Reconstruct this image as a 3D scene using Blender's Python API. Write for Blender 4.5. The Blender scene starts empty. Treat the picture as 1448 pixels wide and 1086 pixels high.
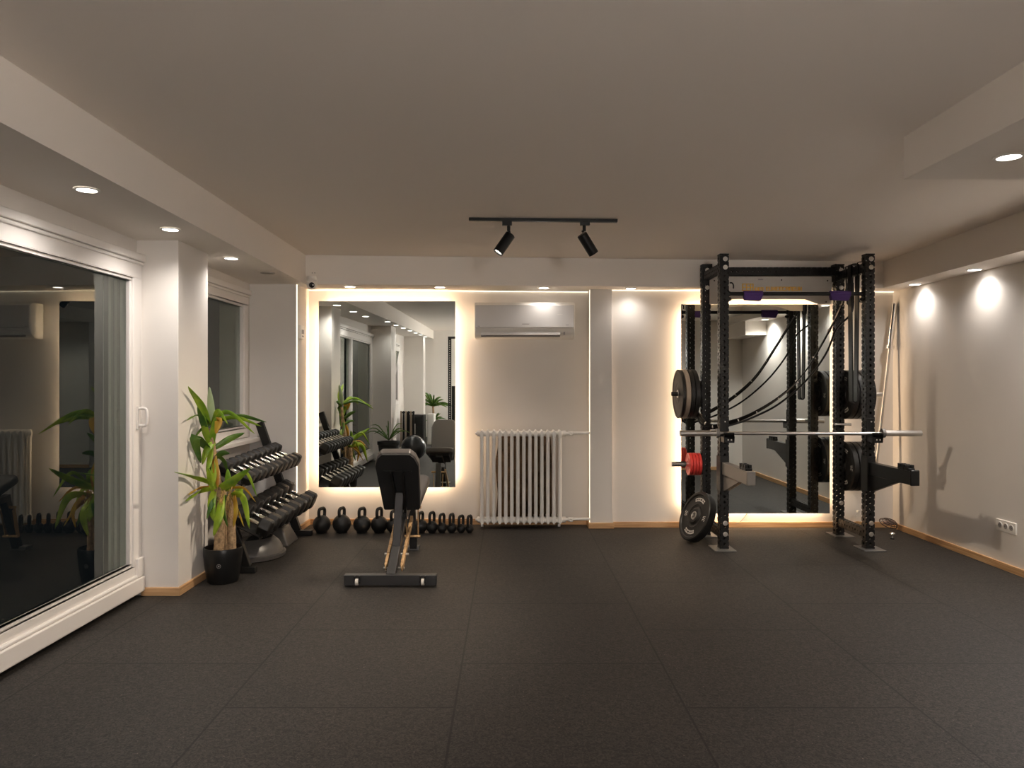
import bpy, bmesh, math, random
from mathutils import Vector, Matrix
PI = math.pi
S = bpy.context.scene
COL = S.collection

# ------------------------------------------------------------------ camera, world, exposure
H = 1.414
F = 1045.0
cam_d = bpy.data.cameras.new('camera')
cam = bpy.data.objects.new('camera', cam_d)
COL.objects.link(cam)
cam.location = (0, 0, H)
cam.rotation_euler = (PI / 2, 0, 0)
cam_d.sensor_width = 36
cam_d.lens = F / 1448 * 36
cam_d.shift_x = 5 / 1448
cam_d.shift_y = -4 / 1448
cam_d.clip_start = 0.05
S.camera = cam
w = bpy.data.worlds.new('night'); S.world = w
w.use_nodes = True
w.node_tree.nodes['Background'].inputs[0].default_value = (0.55, 0.65, 0.8, 1)
w.node_tree.nodes['Background'].inputs[1].default_value = 0.004
S.view_settings.view_transform = 'Standard'
S.view_settings.look = 'None'
S.view_settings.exposure = 1.42
S.view_settings.gamma = 1.0
S.view_settings.use_curve_mapping = False
S.cycles.use_denoising = True
S.cycles.max_bounces = 12
S.cycles.diffuse_bounces = 6
S.cycles.glossy_bounces = 6
S.cycles.transparent_max_bounces = 12
S.cycles.caustics_reflective = False
S.cycles.caustics_refractive = False
S.cycles.sample_clamp_indirect = 6.0

DOWN_COL = (1.0, 0.93, 0.87)
LED_COL = (1.0, 0.71, 0.45)
DOWN_W = 12.5      # recessed downlights
LED_W = 1.3        # per metre of strip behind the mirrors

# ------------------------------------------------------------------ room measures
XL = -2.456; XR = 3.72; YB = 7.30; YBR = 7.15; YF = -4.3
def ceil_z(x, y): return H + 1.173 - 0.0115 * (x + 1.9) - 0.0095 * (y - 6.87)
def sof_l(y): return H + 0.90 - 0.0155 * (y - 6.87)
SOF_R = H + 0.867
def sof_b(x): return H + 0.90 - 0.0061 * (x + 1.9)
def W(px, py, Y): return Vector(((px - 719) * Y / F, Y, H + (539 - py) * Y / F))

# ------------------------------------------------------------------ materials
def mat(name, col, rough=0.5, metal=0.0, bump=None, noise=None, spec=None, coat=0.0):
    m = bpy.data.materials.new(name); m.use_nodes = True
    nt = m.node_tree; b = nt.nodes['Principled BSDF']
    b.inputs['Base Color'].default_value = (*col, 1)
    b.inputs['Roughness'].default_value = rough
    b.inputs['Metallic'].default_value = metal
    if spec is not None: b.inputs['Specular IOR Level'].default_value = spec
    if coat: b.inputs['Coat Weight'].default_value = coat
    tc = nt.nodes.new('ShaderNodeTexCoord')
    if noise:
        sc, amt = noise
        n = nt.nodes.new('ShaderNodeTexNoise'); n.inputs['Scale'].default_value = sc
        n.inputs['Detail'].default_value = 4
        nt.links.new(tc.outputs['Object'], n.inputs['Vector'])
        r = nt.nodes.new('ShaderNodeValToRGB')
        r.color_ramp.elements[0].position = 0.3; r.color_ramp.elements[1].position = 0.7
        r.color_ramp.elements[0].color = (*[c * (1 - amt) for c in col], 1)
        r.color_ramp.elements[1].color = (*[min(1, c * (1 + amt)) for c in col], 1)
        nt.links.new(n.outputs['Fac'], r.inputs[0]); nt.links.new(r.outputs[0], b.inputs['Base Color'])
    if bump:
        sc, st = bump
        n = nt.nodes.new('ShaderNodeTexNoise'); n.inputs['Scale'].default_value = sc
        n.inputs['Detail'].default_value = 3
        nt.links.new(tc.outputs['Object'], n.inputs['Vector'])
        bp = nt.nodes.new('ShaderNodeBump'); bp.inputs['Strength'].default_value = st
        bp.inputs['Distance'].default_value = 0.002
        nt.links.new(n.outputs['Fac'], bp.inputs['Height']); nt.links.new(bp.outputs[0], b.inputs['Normal'])
    return m
def emis(name, col, strength):
    m = bpy.data.materials.new(name); m.use_nodes = True
    nt = m.node_tree; nt.nodes.clear()
    o = nt.nodes.new('ShaderNodeOutputMaterial'); e = nt.nodes.new('ShaderNodeEmission')
    e.inputs[0].default_value = (*col, 1); e.inputs[1].default_value = strength
    nt.links.new(e.outputs[0], o.inputs[0]); return m

M = {}
M['wall'] = mat('wall_paint', (0.735, 0.695, 0.648), 0.75, bump=(60, 0.06), noise=(1.3, 0.03))
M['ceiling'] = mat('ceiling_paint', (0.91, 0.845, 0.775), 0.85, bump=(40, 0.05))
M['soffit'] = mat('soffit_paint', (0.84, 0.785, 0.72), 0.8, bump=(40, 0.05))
M['upvc'] = mat('white_upvc', (0.82, 0.78, 0.74), 0.28)
M['white'] = mat('white_plastic', (0.80, 0.77, 0.72), 0.35)
M['acpanel'] = mat('grey_white_panel', (0.60, 0.575, 0.545), 0.22)
M['enamel'] = mat('radiator_enamel', (0.88, 0.85, 0.80), 0.3)
M['black'] = mat('black_powder_coat', (0.009, 0.0085, 0.008), 0.42, spec=0.35, bump=(300, 0.08))
M['blacksatin'] = mat('black_satin', (0.007, 0.007, 0.007), 0.33, spec=0.35)
M['rubber'] = mat('black_rubber', (0.012, 0.011, 0.010), 0.48, spec=0.4, bump=(250, 0.1))
M['bumper'] = mat('bumper_rubber', (0.012, 0.011, 0.010), 0.42, spec=0.4, noise=(30, 0.25))
M['taupe'] = mat('taupe_rubber', (0.24, 0.19, 0.15), 0.5)
M['red'] = mat('red_rubber', (0.60, 0.045, 0.035), 0.4)
M['steel'] = mat('brushed_steel', (0.62, 0.60, 0.58), 0.28, 1.0)
M['chrome'] = mat('chrome', (0.85, 0.84, 0.82), 0.1, 1.0)
M['zinc'] = mat('zinc_bolt', (0.75, 0.72, 0.68), 0.3, 1.0)
M['greymetal'] = mat('grey_metal', (0.16, 0.155, 0.15), 0.38, 0.4)
M['armgrey'] = mat('arm_grey', (0.21, 0.19, 0.17), 0.4, 0.3)
M['greyring'] = mat('grey_lamp_cover', (0.42, 0.39, 0.36), 0.5)
M['benchgrey'] = mat('bench_grey', (0.045, 0.044, 0.044), 0.4, 0.3)
M['brass'] = mat('gold_zinc', (0.62, 0.40, 0.20), 0.45, 0.35, noise=(60, 0.25))
M['vinyl'] = mat('bench_vinyl', (0.075, 0.067, 0.063), 0.42, bump=(200, 0.15))
M['vinylback'] = mat('bench_underside', (0.012, 0.012, 0.012), 0.7)
M['castiron'] = mat('cast_iron', (0.011, 0.0105, 0.010), 0.45, spec=0.4, bump=(220, 0.25))
M['purple'] = mat('purple_foam', (0.07, 0.025, 0.17), 0.75)
M['gold'] = mat('gold_lettering', (0.95, 0.55, 0.05), 0.4)
M['plate_board'] = mat('pale_board', (0.56, 0.52, 0.47), 0.5)
M['terracotta'] = mat('terracotta', (0.22, 0.08, 0.045), 0.7)
M['soil'] = mat('soil', (0.12, 0.06, 0.03), 0.9, noise=(60, 0.5), bump=(60, 0.8))
M['cane'] = mat('cane_bark', (0.36, 0.24, 0.13), 0.8, noise=(45, 0.45), bump=(70, 0.8))
M['fibre'] = mat('dry_fibre', (0.38, 0.24, 0.07), 0.8, noise=(70, 0.6))
M['mark'] = mat('pale_print', (0.72, 0.68, 0.62), 0.5)
M['greymark'] = mat('grey_print', (0.28, 0.26, 0.25), 0.5)
M['lens'] = mat('camera_lens', (0.01, 0.01, 0.012), 0.08)
M['domegrey'] = mat('dome_grey', (0.075, 0.07, 0.066), 0.35)
M['domeblack'] = mat('dome_gloss', (0.03, 0.03, 0.03), 0.12, coat=0.5)
M['ball'] = mat('ball_vinyl', (0.03, 0.03, 0.032), 0.25)
M['blue'] = mat('blue_towel', (0.12, 0.2, 0.42), 0.8)
M['beige'] = mat('beige_foam', (0.42, 0.33, 0.24), 0.7)
M['wirebrown'] = mat('brown_wire', (0.10, 0.075, 0.06), 0.4, 0.5)
M['softred'] = mat('dusty_cloth', (0.45, 0.30, 0.25), 0.8, noise=(40, 0.4))
M['downglow'] = emis('downlight_glow', (1, 0.95, 0.88), 5)
M['fillglow'] = emis('fill_globe_glow', (1, 0.955, 0.93), 52.0)  # glow of the added fill globes out of view
M['spotglow'] = emis('spot_glow', (1, 0.88, 0.72), 6)
M['ledglow'] = emis('led_strip_glow', (1, 0.84, 0.62), 0.8)

def leafmat(name, c1, c2):
    m = bpy.data.materials.new(name); m.use_nodes = True
    nt = m.node_tree; b = nt.nodes['Principled BSDF']; b.inputs['Roughness'].default_value = 0.4
    tc = nt.nodes.new('ShaderNodeTexCoord'); n = nt.nodes.new('ShaderNodeTexNoise')
    n.inputs['Scale'].default_value = 9
    nt.links.new(tc.outputs['Object'], n.inputs['Vector'])
    r = nt.nodes.new('ShaderNodeValToRGB'); r.color_ramp.elements[0].position = 0.35; r.color_ramp.elements[1].position = 0.65
    r.color_ramp.elements[0].color = (*c1, 1); r.color_ramp.elements[1].color = (*c2, 1)
    nt.links.new(n.outputs['Fac'], r.inputs[0]); nt.links.new(r.outputs[0], b.inputs['Base Color'])
    t = nt.nodes.new('ShaderNodeBsdfTranslucent'); nt.links.new(r.outputs[0], t.inputs[0])
    mx = nt.nodes.new('ShaderNodeMixShader'); mx.inputs[0].default_value = 0.3
    nt.links.new(b.outputs[0], mx.inputs[1]); nt.links.new(t.outputs[0], mx.inputs[2])
    nt.links.new(mx.outputs[0], nt.nodes['Material Output'].inputs[0]); return m
M['leaf'] = leafmat('leaf_green', (0.16, 0.32, 0.02), (0.42, 0.55, 0.04))
M['leafdark'] = leafmat('leaf_dark_green', (0.05, 0.14, 0.02), (0.14, 0.24, 0.03))
M['leafpale'] = leafmat('leaf_pale_green', (0.30, 0.38, 0.22), (0.36, 0.42, 0.24))
M['leafyellow'] = leafmat('leaf_yellow', (0.55, 0.38, 0.03), (0.55, 0.26, 0.04))

def wood():
    m = bpy.data.materials.new('pine_wood'); m.use_nodes = True
    nt = m.node_tree; b = nt.nodes['Principled BSDF']; b.inputs['Roughness'].default_value = 0.5
    tc = nt.nodes.new('ShaderNodeTexCoord'); mp = nt.nodes.new('ShaderNodeMapping'); mp.inputs['Scale'].default_value = (2, 2, 60)
    n = nt.nodes.new('ShaderNodeTexNoise'); n.inputs['Scale'].default_value = 1.5; n.inputs['Detail'].default_value = 5
    r = nt.nodes.new('ShaderNodeValToRGB')
    r.color_ramp.elements[0].position = 0.3; r.color_ramp.elements[1].position = 0.7
    r.color_ramp.elements[0].color = (0.42, 0.22, 0.09, 1); r.color_ramp.elements[1].color = (0.66, 0.42, 0.22, 1)
    nt.links.new(tc.outputs['Object'], mp.inputs[0]); nt.links.new(mp.outputs[0], n.inputs['Vector'])
    nt.links.new(n.outputs['Fac'], r.inputs[0]); nt.links.new(r.outputs[0], b.inputs['Base Color']); return m
M['wood'] = wood()

def floor_mat():
    m = bpy.data.materials.new('rubber_tiles'); m.use_nodes = True
    nt = m.node_tree; b = nt.nodes['Principled BSDF']
    N = nt.nodes.new; L = nt.links.new
    tc = N('ShaderNodeTexCoord'); sp = N('ShaderNodeSeparateXYZ'); L(tc.outputs['Object'], sp.inputs[0])
    ax = N('ShaderNodeMath'); ax.inputs[1].default_value = 20 - 0.2; L(sp.outputs[1], ax.inputs[0])
    ay = N('ShaderNodeMath'); ay.inputs[1].default_value = 20 + 0.233; L(sp.outputs[0], ay.inputs[0])
    cb = N('ShaderNodeCombineXYZ'); L(ax.outputs[0], cb.inputs[0]); L(ay.outputs[0], cb.inputs[1])
    br = N('ShaderNodeTexBrick'); br.offset = 0.5; br.offset_frequency = 2; br.squash = 1
    br.inputs['Scale'].default_value = 1; br.inputs['Brick Width'].default_value = 1; br.inputs['Row Height'].default_value = 1
    br.inputs['Mortar Size'].default_value = 0.005; br.inputs['Mortar Smooth'].default_value = 0.1
    br.inputs['Color1'].default_value = (0.0195, 0.017, 0.015, 1); br.inputs['Color2'].default_value = (0.0222, 0.0192, 0.017, 1)
    br.inputs['Mortar'].default_value = (0.004, 0.0035, 0.003, 1)
    L(cb.outputs[0], br.inputs['Vector'])
    # rubber granules and pale flecks
    n1 = N('ShaderNodeTexNoise'); n1.inputs['Scale'].default_value = 70; n1.inputs['Detail'].default_value = 2; n1.inputs['Distortion'].default_value = 1.5
    L(tc.outputs['Object'], n1.inputs['Vector'])
    r1 = N('ShaderNodeValToRGB'); r1.color_ramp.elements[0].position = 0.38; r1.color_ramp.elements[0].color = (0.42, 0.42, 0.42, 1)
    r1.color_ramp.elements[1].position = 0.66; r1.color_ramp.elements[1].color = (2.3, 2.26, 2.2, 1)
    L(n1.outputs['Fac'], r1.inputs[0])
    v = N('ShaderNodeTexVoronoi'); v.inputs['Scale'].default_value = 42; L(tc.outputs['Object'], v.inputs['Vector'])
    r2 = N('ShaderNodeValToRGB'); r2.color_ramp.elements[0].position = 0.05; r2.color_ramp.elements[0].color = (6, 5.6, 5.2, 1)
    r2.color_ramp.elements[1].position = 0.10; r2.color_ramp.elements[1].color = (1, 1, 1, 1)
    L(v.outputs['Distance'], r2.inputs[0])
    vc = N('ShaderNodeSeparateXYZ'); L(v.outputs['Color'], vc.inputs[0])
    gt = N('ShaderNodeMath'); gt.operation = 'GREATER_THAN'; gt.inputs[1].default_value = 0.7; L(vc.outputs[0], gt.inputs[0])
    m0 = N('ShaderNodeMix'); m0.data_type = 'RGBA'; m0.inputs[6].default_value = (1, 1, 1, 1); L(gt.outputs[0], m0.inputs[0]); L(r2.outputs[0], m0.inputs[7])
    m1 = N('ShaderNodeMix'); m1.data_type = 'RGBA'; m1.blend_type = 'MULTIPLY'; m1.inputs[0].default_value = 1
    L(br.outputs['Color'], m1.inputs[6]); L(r1.outputs[0], m1.inputs[7])
    m2 = N('ShaderNodeMix'); m2.data_type = 'RGBA'; m2.blend_type = 'MULTIPLY'; m2.inputs[0].default_value = 1
    L(m1.outputs[2], m2.inputs[6]); L(m0.outputs[2], m2.inputs[7])
    # worn dusty patches
    n3 = N('ShaderNodeTexNoise'); n3.inputs['Scale'].default_value = 0.9; n3.inputs['Detail'].default_value = 3
    L(tc.outputs['Object'], n3.inputs['Vector'])
    r3 = N('ShaderNodeValToRGB'); r3.color_ramp.elements[0].position = 0.3; r3.color_ramp.elements[0].color = (0.88, 0.88, 0.9, 1)
    r3.color_ramp.elements[1].position = 0.7; r3.color_ramp.elements[1].color = (1.1, 1.08, 1.04, 1)
    L(n3.outputs['Fac'], r3.inputs[0])
    m3 = N('ShaderNodeMix'); m3.data_type = 'RGBA'; m3.blend_type = 'MULTIPLY'; m3.inputs[0].default_value = 1
    L(m2.outputs[2], m3.inputs[6]); L(r3.outputs[0], m3.inputs[7])
    L(m3.outputs[2], b.inputs['Base Color'])
    b.inputs['Roughness'].default_value = 0.62
    b.inputs['Specular IOR Level'].default_value = 0.4
    bp = N('ShaderNodeBump'); bp.inputs['Strength'].default_value = 0.5; bp.inputs['Distance'].default_value = 0.0015
    L(n1.outputs['Fac'], bp.inputs['Height']); L(bp.outputs[0], b.inputs['Normal'])
    return m
M['floor'] = floor_mat()

def glass_mat(name='window_glass', tint=(0.72, 0.76, 0.72), ior=1.95):
    m = bpy.data.materials.new(name); m.use_nodes = True
    nt = m.node_tree; nt.nodes.clear(); N = nt.nodes.new; L = nt.links.new
    o = N('ShaderNodeOutputMaterial'); t = N('ShaderNodeBsdfTransparent'); t.inputs[0].default_value = (*tint, 1)
    g = N('ShaderNodeBsdfGlossy'); g.inputs['Roughness'].default_value = 0.0; g.inputs[0].default_value = (0.93, 0.97, 0.92, 1)
    f = N('ShaderNodeFresnel'); f.inputs[0].default_value = ior
    ge = N('ShaderNodeNewGeometry'); s = N('ShaderNodeMath'); s.operation = 'SUBTRACT'; s.inputs[0].default_value = 1
    L(ge.outputs['Backfacing'], s.inputs[1])
    mu = N('ShaderNodeMath'); mu.operation = 'MULTIPLY'; L(s.outputs[0], mu.inputs[0]); L(f.outputs[0], mu.inputs[1])
    x = N('ShaderNodeMixShader'); L(mu.outputs[0], x.inputs[0]); L(t.outputs[0], x.inputs[1]); L(g.outputs[0], x.inputs[2])
    L(x.outputs[0], o.inputs[0]); return m
M['glass'] = glass_mat()
M['clear'] = glass_mat('clear_glass', (0.95, 0.95, 0.94), 1.5)
def mirror_mat():
    m = bpy.data.materials.new('mirror_silver'); m.use_nodes = True
    b = m.node_tree.nodes['Principled BSDF']
    b.inputs['Base Color'].default_value = (0.70, 0.74, 0.72, 1); b.inputs['Metallic'].default_value = 1; b.inputs['Roughness'].default_value = 0.0
    return m
M['mirror'] = mirror_mat()

# ------------------------------------------------------------------ mesh helpers
def basis(d):
    d = Vector(d).normalized()
    u = Vector((0, 0, 1)) if abs(d.z) < 0.95 else Vector((1, 0, 0))
    a = d.cross(u).normalized(); b = d.cross(a).normalized()
    return a, b, d
class MB:
    def __init__(s): s.v = []; s.f = []
    def add(s, vs, fs):
        o = len(s.v); s.v += [Vector(v) for v in vs]; s.f += [tuple(o + i for i in f) for f in fs]; return s
    def box(s, x0, x1, y0, y1, z0, z1):
        x0, x1 = min(x0, x1), max(x0, x1); y0, y1 = min(y0, y1), max(y0, y1); z0, z1 = min(z0, z1), max(z0, z1)
        v = [(x, y, z) for z in (z0, z1) for y in (y0, y1) for x in (x0, x1)]
        return s.add(v, [(0, 2, 3, 1), (4, 5, 7, 6), (0, 1, 5, 4), (2, 6, 7, 3), (0, 4, 6, 2), (1, 3, 7, 5)])
    def obox(s, c, ax, ay, az, sx, sy, sz):
        c = Vector(c); ax, ay, az = Vector(ax).normalized(), Vector(ay).normalized(), Vector(az).normalized()
        v = [c + ax * i * sx / 2 + ay * j * sy / 2 + az * k * sz / 2 for k in (-1, 1) for j in (-1, 1) for i in (-1, 1)]
        return s.add(v, [(0, 2, 3, 1), (4, 5, 7, 6), (0, 1, 5, 4), (2, 6, 7, 3), (0, 4, 6, 2), (1, 3, 7, 5)])
    def beam(s, p0, p1, wa, wb, up=(0, 0, 1)):
        p0, p1 = Vector(p0), Vector(p1); d = (p1 - p0); L = d.length; d.normalize()
        a = d.cross(Vector(up))
        if a.length < 1e-4: a = d.cross(Vector((0, 1, 0)))
        a.normalize(); b = a.cross(d).normalized()
        return s.obox((p0 + p1) / 2, a, d, b, wa, L, wb)
    def lathe(s, c, axis, prof, seg=32, caps=True):
        """prof: list of (t along axis, radius)"""
        a, b, d = basis(axis); c = Vector(c); vs = []; fs = []
        for t, r in prof:
            for k in range(seg):
                th = 2 * PI * k / seg
                vs.append(c + d * t + (a * math.cos(th) + b * math.sin(th)) * r)
        n = len(prof)
        for i in range(n - 1):
            for k in range(seg):
                k2 = (k + 1) % seg
                fs.append((i * seg + k, i * seg + k2, (i + 1) * seg + k2, (i + 1) * seg + k))
        if caps:
            if prof[0][1] > 1e-6: fs.append(tuple(range(seg))[::-1])
            if prof[-1][1] > 1e-6: fs.append(tuple((n - 1) * seg + k for k in range(seg)))
        return s.add(vs, fs)
    def cyl(s, p0, p1, r, seg=20, r2=None):
        p0, p1 = Vector(p0), Vector(p1); d = p1 - p0
        return s.lathe(p0, d, [(0, r), (d.length, r if r2 is None else r2)], seg)
    def tube(s, pts, r, seg=10, closed=False):
        pts = [Vector(p) for p in pts]; n = len(pts); vs = []; fs = []
        rr = r if isinstance(r, (list, tuple)) else [r] * n
        prev = None
        for i, p in enumerate(pts):
            if closed: d = pts[(i + 1) % n] - pts[i - 1]
            else: d = pts[min(i + 1, n - 1)] - pts[max(i - 1, 0)]
            d.normalize()
            if prev is None: a, b, _ = basis(d)
            else:
                a = prev - d * prev.dot(d)
                a.normalize(); b = d.cross(a).normalized()
            prev = a
            for k in range(seg):
                th = 2 * PI * k / seg
                vs.append(p + (a * math.cos(th) + b * math.sin(th)) * rr[i])
        m = n if closed else n - 1
        for i in range(m):
            for k in range(seg):
                k2 = (k + 1) % seg; j = (i + 1) % n
                fs.append((i * seg + k, i * seg + k2, j * seg + k2, j * seg + k))
        if not closed:
            fs.append(tuple(range(seg))[::-1]); fs.append(tuple((n - 1) * seg + k for k in range(seg)))
        return s.add(vs, fs)
    def prism(s, poly, origin, u, v, wv):
        """poly in (u,v) about origin, extruded by vector wv"""
        o = Vector(origin); u = Vector(u); v = Vector(v); wv = Vector(wv); n = len(poly)
        a = [o + u * p[0] + v * p[1] for p in poly]
        return s.add(a + [p + wv for p in a], [tuple(range(n))[::-1], tuple(range(n, 2 * n))] + [(i, (i + 1) % n, n + (i + 1) % n, n + i) for i in range(n)])
    def sphere(s, c, r, seg=24, rings=14, sx=1, sy=1, sz=1, z0=-1, z1=1):
        prof = []
        a0 = math.asin(z0); a1 = math.asin(z1)
        c = Vector(c); vs = []; fs = []
        for i in range(rings + 1):
            a = a0 + (a1 - a0) * i / rings
            for k in range(seg):
                th = 2 * PI * k / seg
                vs.append(c + Vector((r * sx * math.cos(a) * math.cos(th), r * sy * math.cos(a) * math.sin(th), r * sz * math.sin(a))))
        for i in range(rings):
            for k in range(seg):
                k2 = (k + 1) % seg
                fs.append((i * seg + k, i * seg + k2, (i + 1) * seg + k2, (i + 1) * seg + k))
        fs.append(tuple(range(seg))[::-1]); fs.append(tuple(rings * seg + k for k in range(seg)))
        return s.add(vs, fs)
    def build(s, name, m, parent=None, smooth=None, bevel=0, solid=0, seg=2, subsurf=0):
        me = bpy.data.meshes.new(name)
        off = Vector((0, 0, 0)); p = parent
        while p is not None:
            off += p.location; p = p.parent
        me.from_pydata([v - off for v in s.v], [], s.f)
        bm = bmesh.new(); bm.from_mesh(me)
        bmesh.ops.remove_doubles(bm, verts=bm.verts, dist=1e-5)
        bmesh.ops.recalc_face_normals(bm, faces=bm.faces)
        bm.to_mesh(me); bm.free()
        o = bpy.data.objects.new(name, me); COL.objects.link(o)
        me.materials.append(M[m] if isinstance(m, str) else m)
        if parent is not None: o.parent = parent
        if solid:
            md = o.modifiers.new('s', 'SOLIDIFY'); md.thickness = solid; md.offset = -1
        if bevel:
            md = o.modifiers.new('b', 'BEVEL'); md.width = bevel; md.segments = seg; md.limit_method = 'ANGLE'; md.angle_limit = math.radians(35)
        if subsurf:
            md = o.modifiers.new('ss', 'SUBSURF'); md.levels = subsurf; md.render_levels = subsurf
        if smooth is not None or bevel or subsurf:
            ang = math.radians(smooth if smooth else 35)
            for pl in me.polygons: pl.use_smooth = True
            if not subsurf:
                bm = bmesh.new(); bm.from_mesh(me)
                for e in bm.edges:
                    if len(e.link_faces) == 2 and e.calc_face_angle(0) > ang: e.smooth = False
                bm.to_mesh(me); bm.free()
        return o
def tag(o, label, cat, group=None):
    o['label'] = label; o['category'] = cat
    if group: o['group'] = group
    return o
def thing(name, label, cat, loc=(0, 0, 0), group=None):
    o = bpy.data.objects.new(name, None); COL.objects.link(o); o.location = loc
    o.empty_display_size = 0.1
    return tag(o, label, cat, group)
def struct(mb, name, m, **k):
    o = mb.build(name, m, **k); o['kind'] = 'structure'; return o
def dup(root, loc, rot=None, label=None, group=None):
    def cp(o, par):
        c = o.copy(); COL.objects.link(c)
        if par is not None: c.parent = par
        for ch in list(o.children): cp(ch, c)
        return c
    r = cp(root, None); r.location = loc
    if rot is not None: r.rotation_euler = rot
    if label: r['label'] = label
    if group: r['group'] = group
    return r
def smoothpts(pts, n=8):
    """Catmull-Rom through points"""
    P = [Vector(p) for p in pts]; P = [P[0] * 2 - P[1]] + P + [P[-1] * 2 - P[-2]]; out = []
    for i in range(1, len(P) - 2):
        for k in range(n):
            t = k / n
            out.append(0.5 * ((2 * P[i]) + (-P[i - 1] + P[i + 1]) * t + (2 * P[i - 1] - 5 * P[i] + 4 * P[i + 1] - P[i + 2]) * t * t + (-P[i - 1] + 3 * P[i] - 3 * P[i + 1] + P[i + 2]) * t ** 3))
    out.append(P[-2]); return out
def area_light(name, loc, direction, sx, sy, power, col, parent=None, spread=PI):
    l = bpy.data.lights.new(name, 'AREA'); l.shape = 'RECTANGLE'; l.size = sx; l.size_y = sy; l.energy = power; l.color = col
    l.spread = spread
    o = bpy.data.objects.new(name, l); COL.objects.link(o); o.location = loc
    d = Vector(direction).normalized()
    o.rotation_euler = d.to_track_quat('-Z', 'Y').to_euler()
    return o

# ================================================================== ROOM SHELL
struct(MB().box(-2.75, 3.9, YF - 0.2, 7.5, -0.12, 0), 'floor', 'floor')
mb = MB()
cs = [(-2.9, YF - 0.3), (4.0, YF - 0.3), (4.0, 7.6), (-2.9, 7.6)]
mb.add([(x, y, ceil_z(x, y)) for x, y in cs] + [(x, y, 2.95) for x, y in cs],
       [(0, 3, 2, 1), (4, 5, 6, 7), (0, 1, 5, 4), (1, 2, 6, 5), (2, 3, 7, 6), (3, 0, 4, 7)])
struct(mb, 'ceiling', 'ceiling')
TOP = 2.75
struct(MB().box(-2.75, 0.92, YB, YB + 0.2, 0, TOP), 'wall_back', 'wall')
struct(MB().box(0.96, 3.9, YBR, YBR + 0.3, 0, TOP), 'wall_back_mirror_side', 'wall')
struct(MB().box(XR, XR + 0.2, 2.3, 7.5, 0, TOP), 'wall_right', 'wall')
struct(MB().box(1.93, 3.9, 2.2, 2.4, 0, TOP), 'wall_right_return', 'wall')
struct(MB().box(1.93, 2.1, YF - 0.1, 2.2, 0, TOP), 'wall_right_front', 'wall')
struct(MB().box(-2.75, 2.1, YF - 0.2, YF, 0, TOP), 'wall_front', 'wall')
# pier between the two halves of the back wall
struct(MB().box((834.5 - 719) * 7.1 / F, (865.5 - 719) * 7.1 / F, 7.10, 7.4, 0, TOP), 'wall_back_pier', 'wall', bevel=0.002)
PX0 = (834.5 - 719) * 7.1 / F; PX1 = (865.5 - 719) * 7.1 / F

# left wall: piers, recesses, openings (door Y 1.3..4.88, window Y 5.42..6.74, window Y -1.9..0.6)
def left_wall(name, y0, y1, z0, z1, x=XL): return struct(MB().box(x - 0.22, x, y0, y1, z0, z1), name, 'wall')
left_wall('wall_left_over_door', 1.3, 4.90, 2.2, TOP)
left_wall('wall_left_over_window', 5.36, 7.0, 2.2, TOP, -2.40)
left_wall('wall_left_under_window', 5.36, 7.0, 0, 0.90, -2.40)
left_wall('wall_left_window_side', 6.78, 7.4, 0.9, 2.2, -2.40)
left_wall('wall_left_lounge_over', -3.0, 0.75, 2.2, TOP)
left_wall('wall_left_lounge_under', -3.0, 0.75, 0, 0.9)
left_wall('wall_left_lounge_side', -3.0, -1.9, 0.9, 2.2)
left_wall('wall_left_lounge_edge', 0.6, 0.75, 0.9, 2.2)
left_wall('wall_left_end', YF, -2.9, 0, TOP)
struct(MB().box(-2.68, -2.18, 4.88, 5.36, 0, TOP), 'wall_left_pier', 'wall', bevel=0.003)
struct(MB().box(-2.68, -1.97, 6.85, 7.4, 0, TOP), 'wall_left_corner_pier', 'wall', bevel=0.003)
struct(MB().box(-2.68, -2.09, 0.75, 1.3, 0, TOP), 'wall_left_lounge_pier', 'wall', bevel=0.003)
struct(MB().box(-2.68, -2.0, -3.3, -2.9, 0, TOP), 'wall_left_end_pier', 'wall', bevel=0.003)
# soffits
mb = MB()
ys = [YF, 6.87]
vs = []
for y, x in ((YF, -1.90), (6.87, -1.885)):
    vs += [(-2.7, y, sof_l(y)), (x, y, sof_l(y)), (x, y, TOP), (-2.7, y, TOP)]
mb.add(vs, [(0, 1, 2, 3), (4, 7, 6, 5), (0, 4, 5, 1), (1, 5, 6, 2), (2, 6, 7, 3), (3, 7, 4, 0)])
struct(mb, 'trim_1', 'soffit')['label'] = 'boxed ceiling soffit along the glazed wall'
mb = MB(); vs = []
for x in (-2.7, 3.9):
    vs += [(x, 6.87, sof_b(x)), (x, 7.45, sof_b(x)), (x, 7.45, TOP), (x, 6.87, TOP)]
mb.add(vs, [(0, 1, 2, 3), (4, 7, 6, 5), (0, 4, 5, 1), (1, 5, 6, 2), (2, 6, 7, 3), (3, 7, 4, 0)])
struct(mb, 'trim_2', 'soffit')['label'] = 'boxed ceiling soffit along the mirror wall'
mb = MB(); vs = []
for y, x in ((2.35, 3.33), (6.89, 3.486)):
    vs += [(x, y, SOF_R), (3.9, y, SOF_R), (3.9, y, TOP), (x, y, TOP)]
mb.add(vs, [(0, 1, 2, 3), (4, 7, 6, 5), (0, 4, 5, 1), (1, 5, 6, 2), (2, 6, 7, 3), (3, 7, 4, 0)])
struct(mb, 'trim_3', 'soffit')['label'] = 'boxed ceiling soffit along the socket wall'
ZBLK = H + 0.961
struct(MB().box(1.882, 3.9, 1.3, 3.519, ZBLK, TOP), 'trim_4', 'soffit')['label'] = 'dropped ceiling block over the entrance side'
struct(MB().box(3.42, 3.75, 2.4, 3.5, 2.08, 2.3), 'trim_5', 'soffit')
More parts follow.
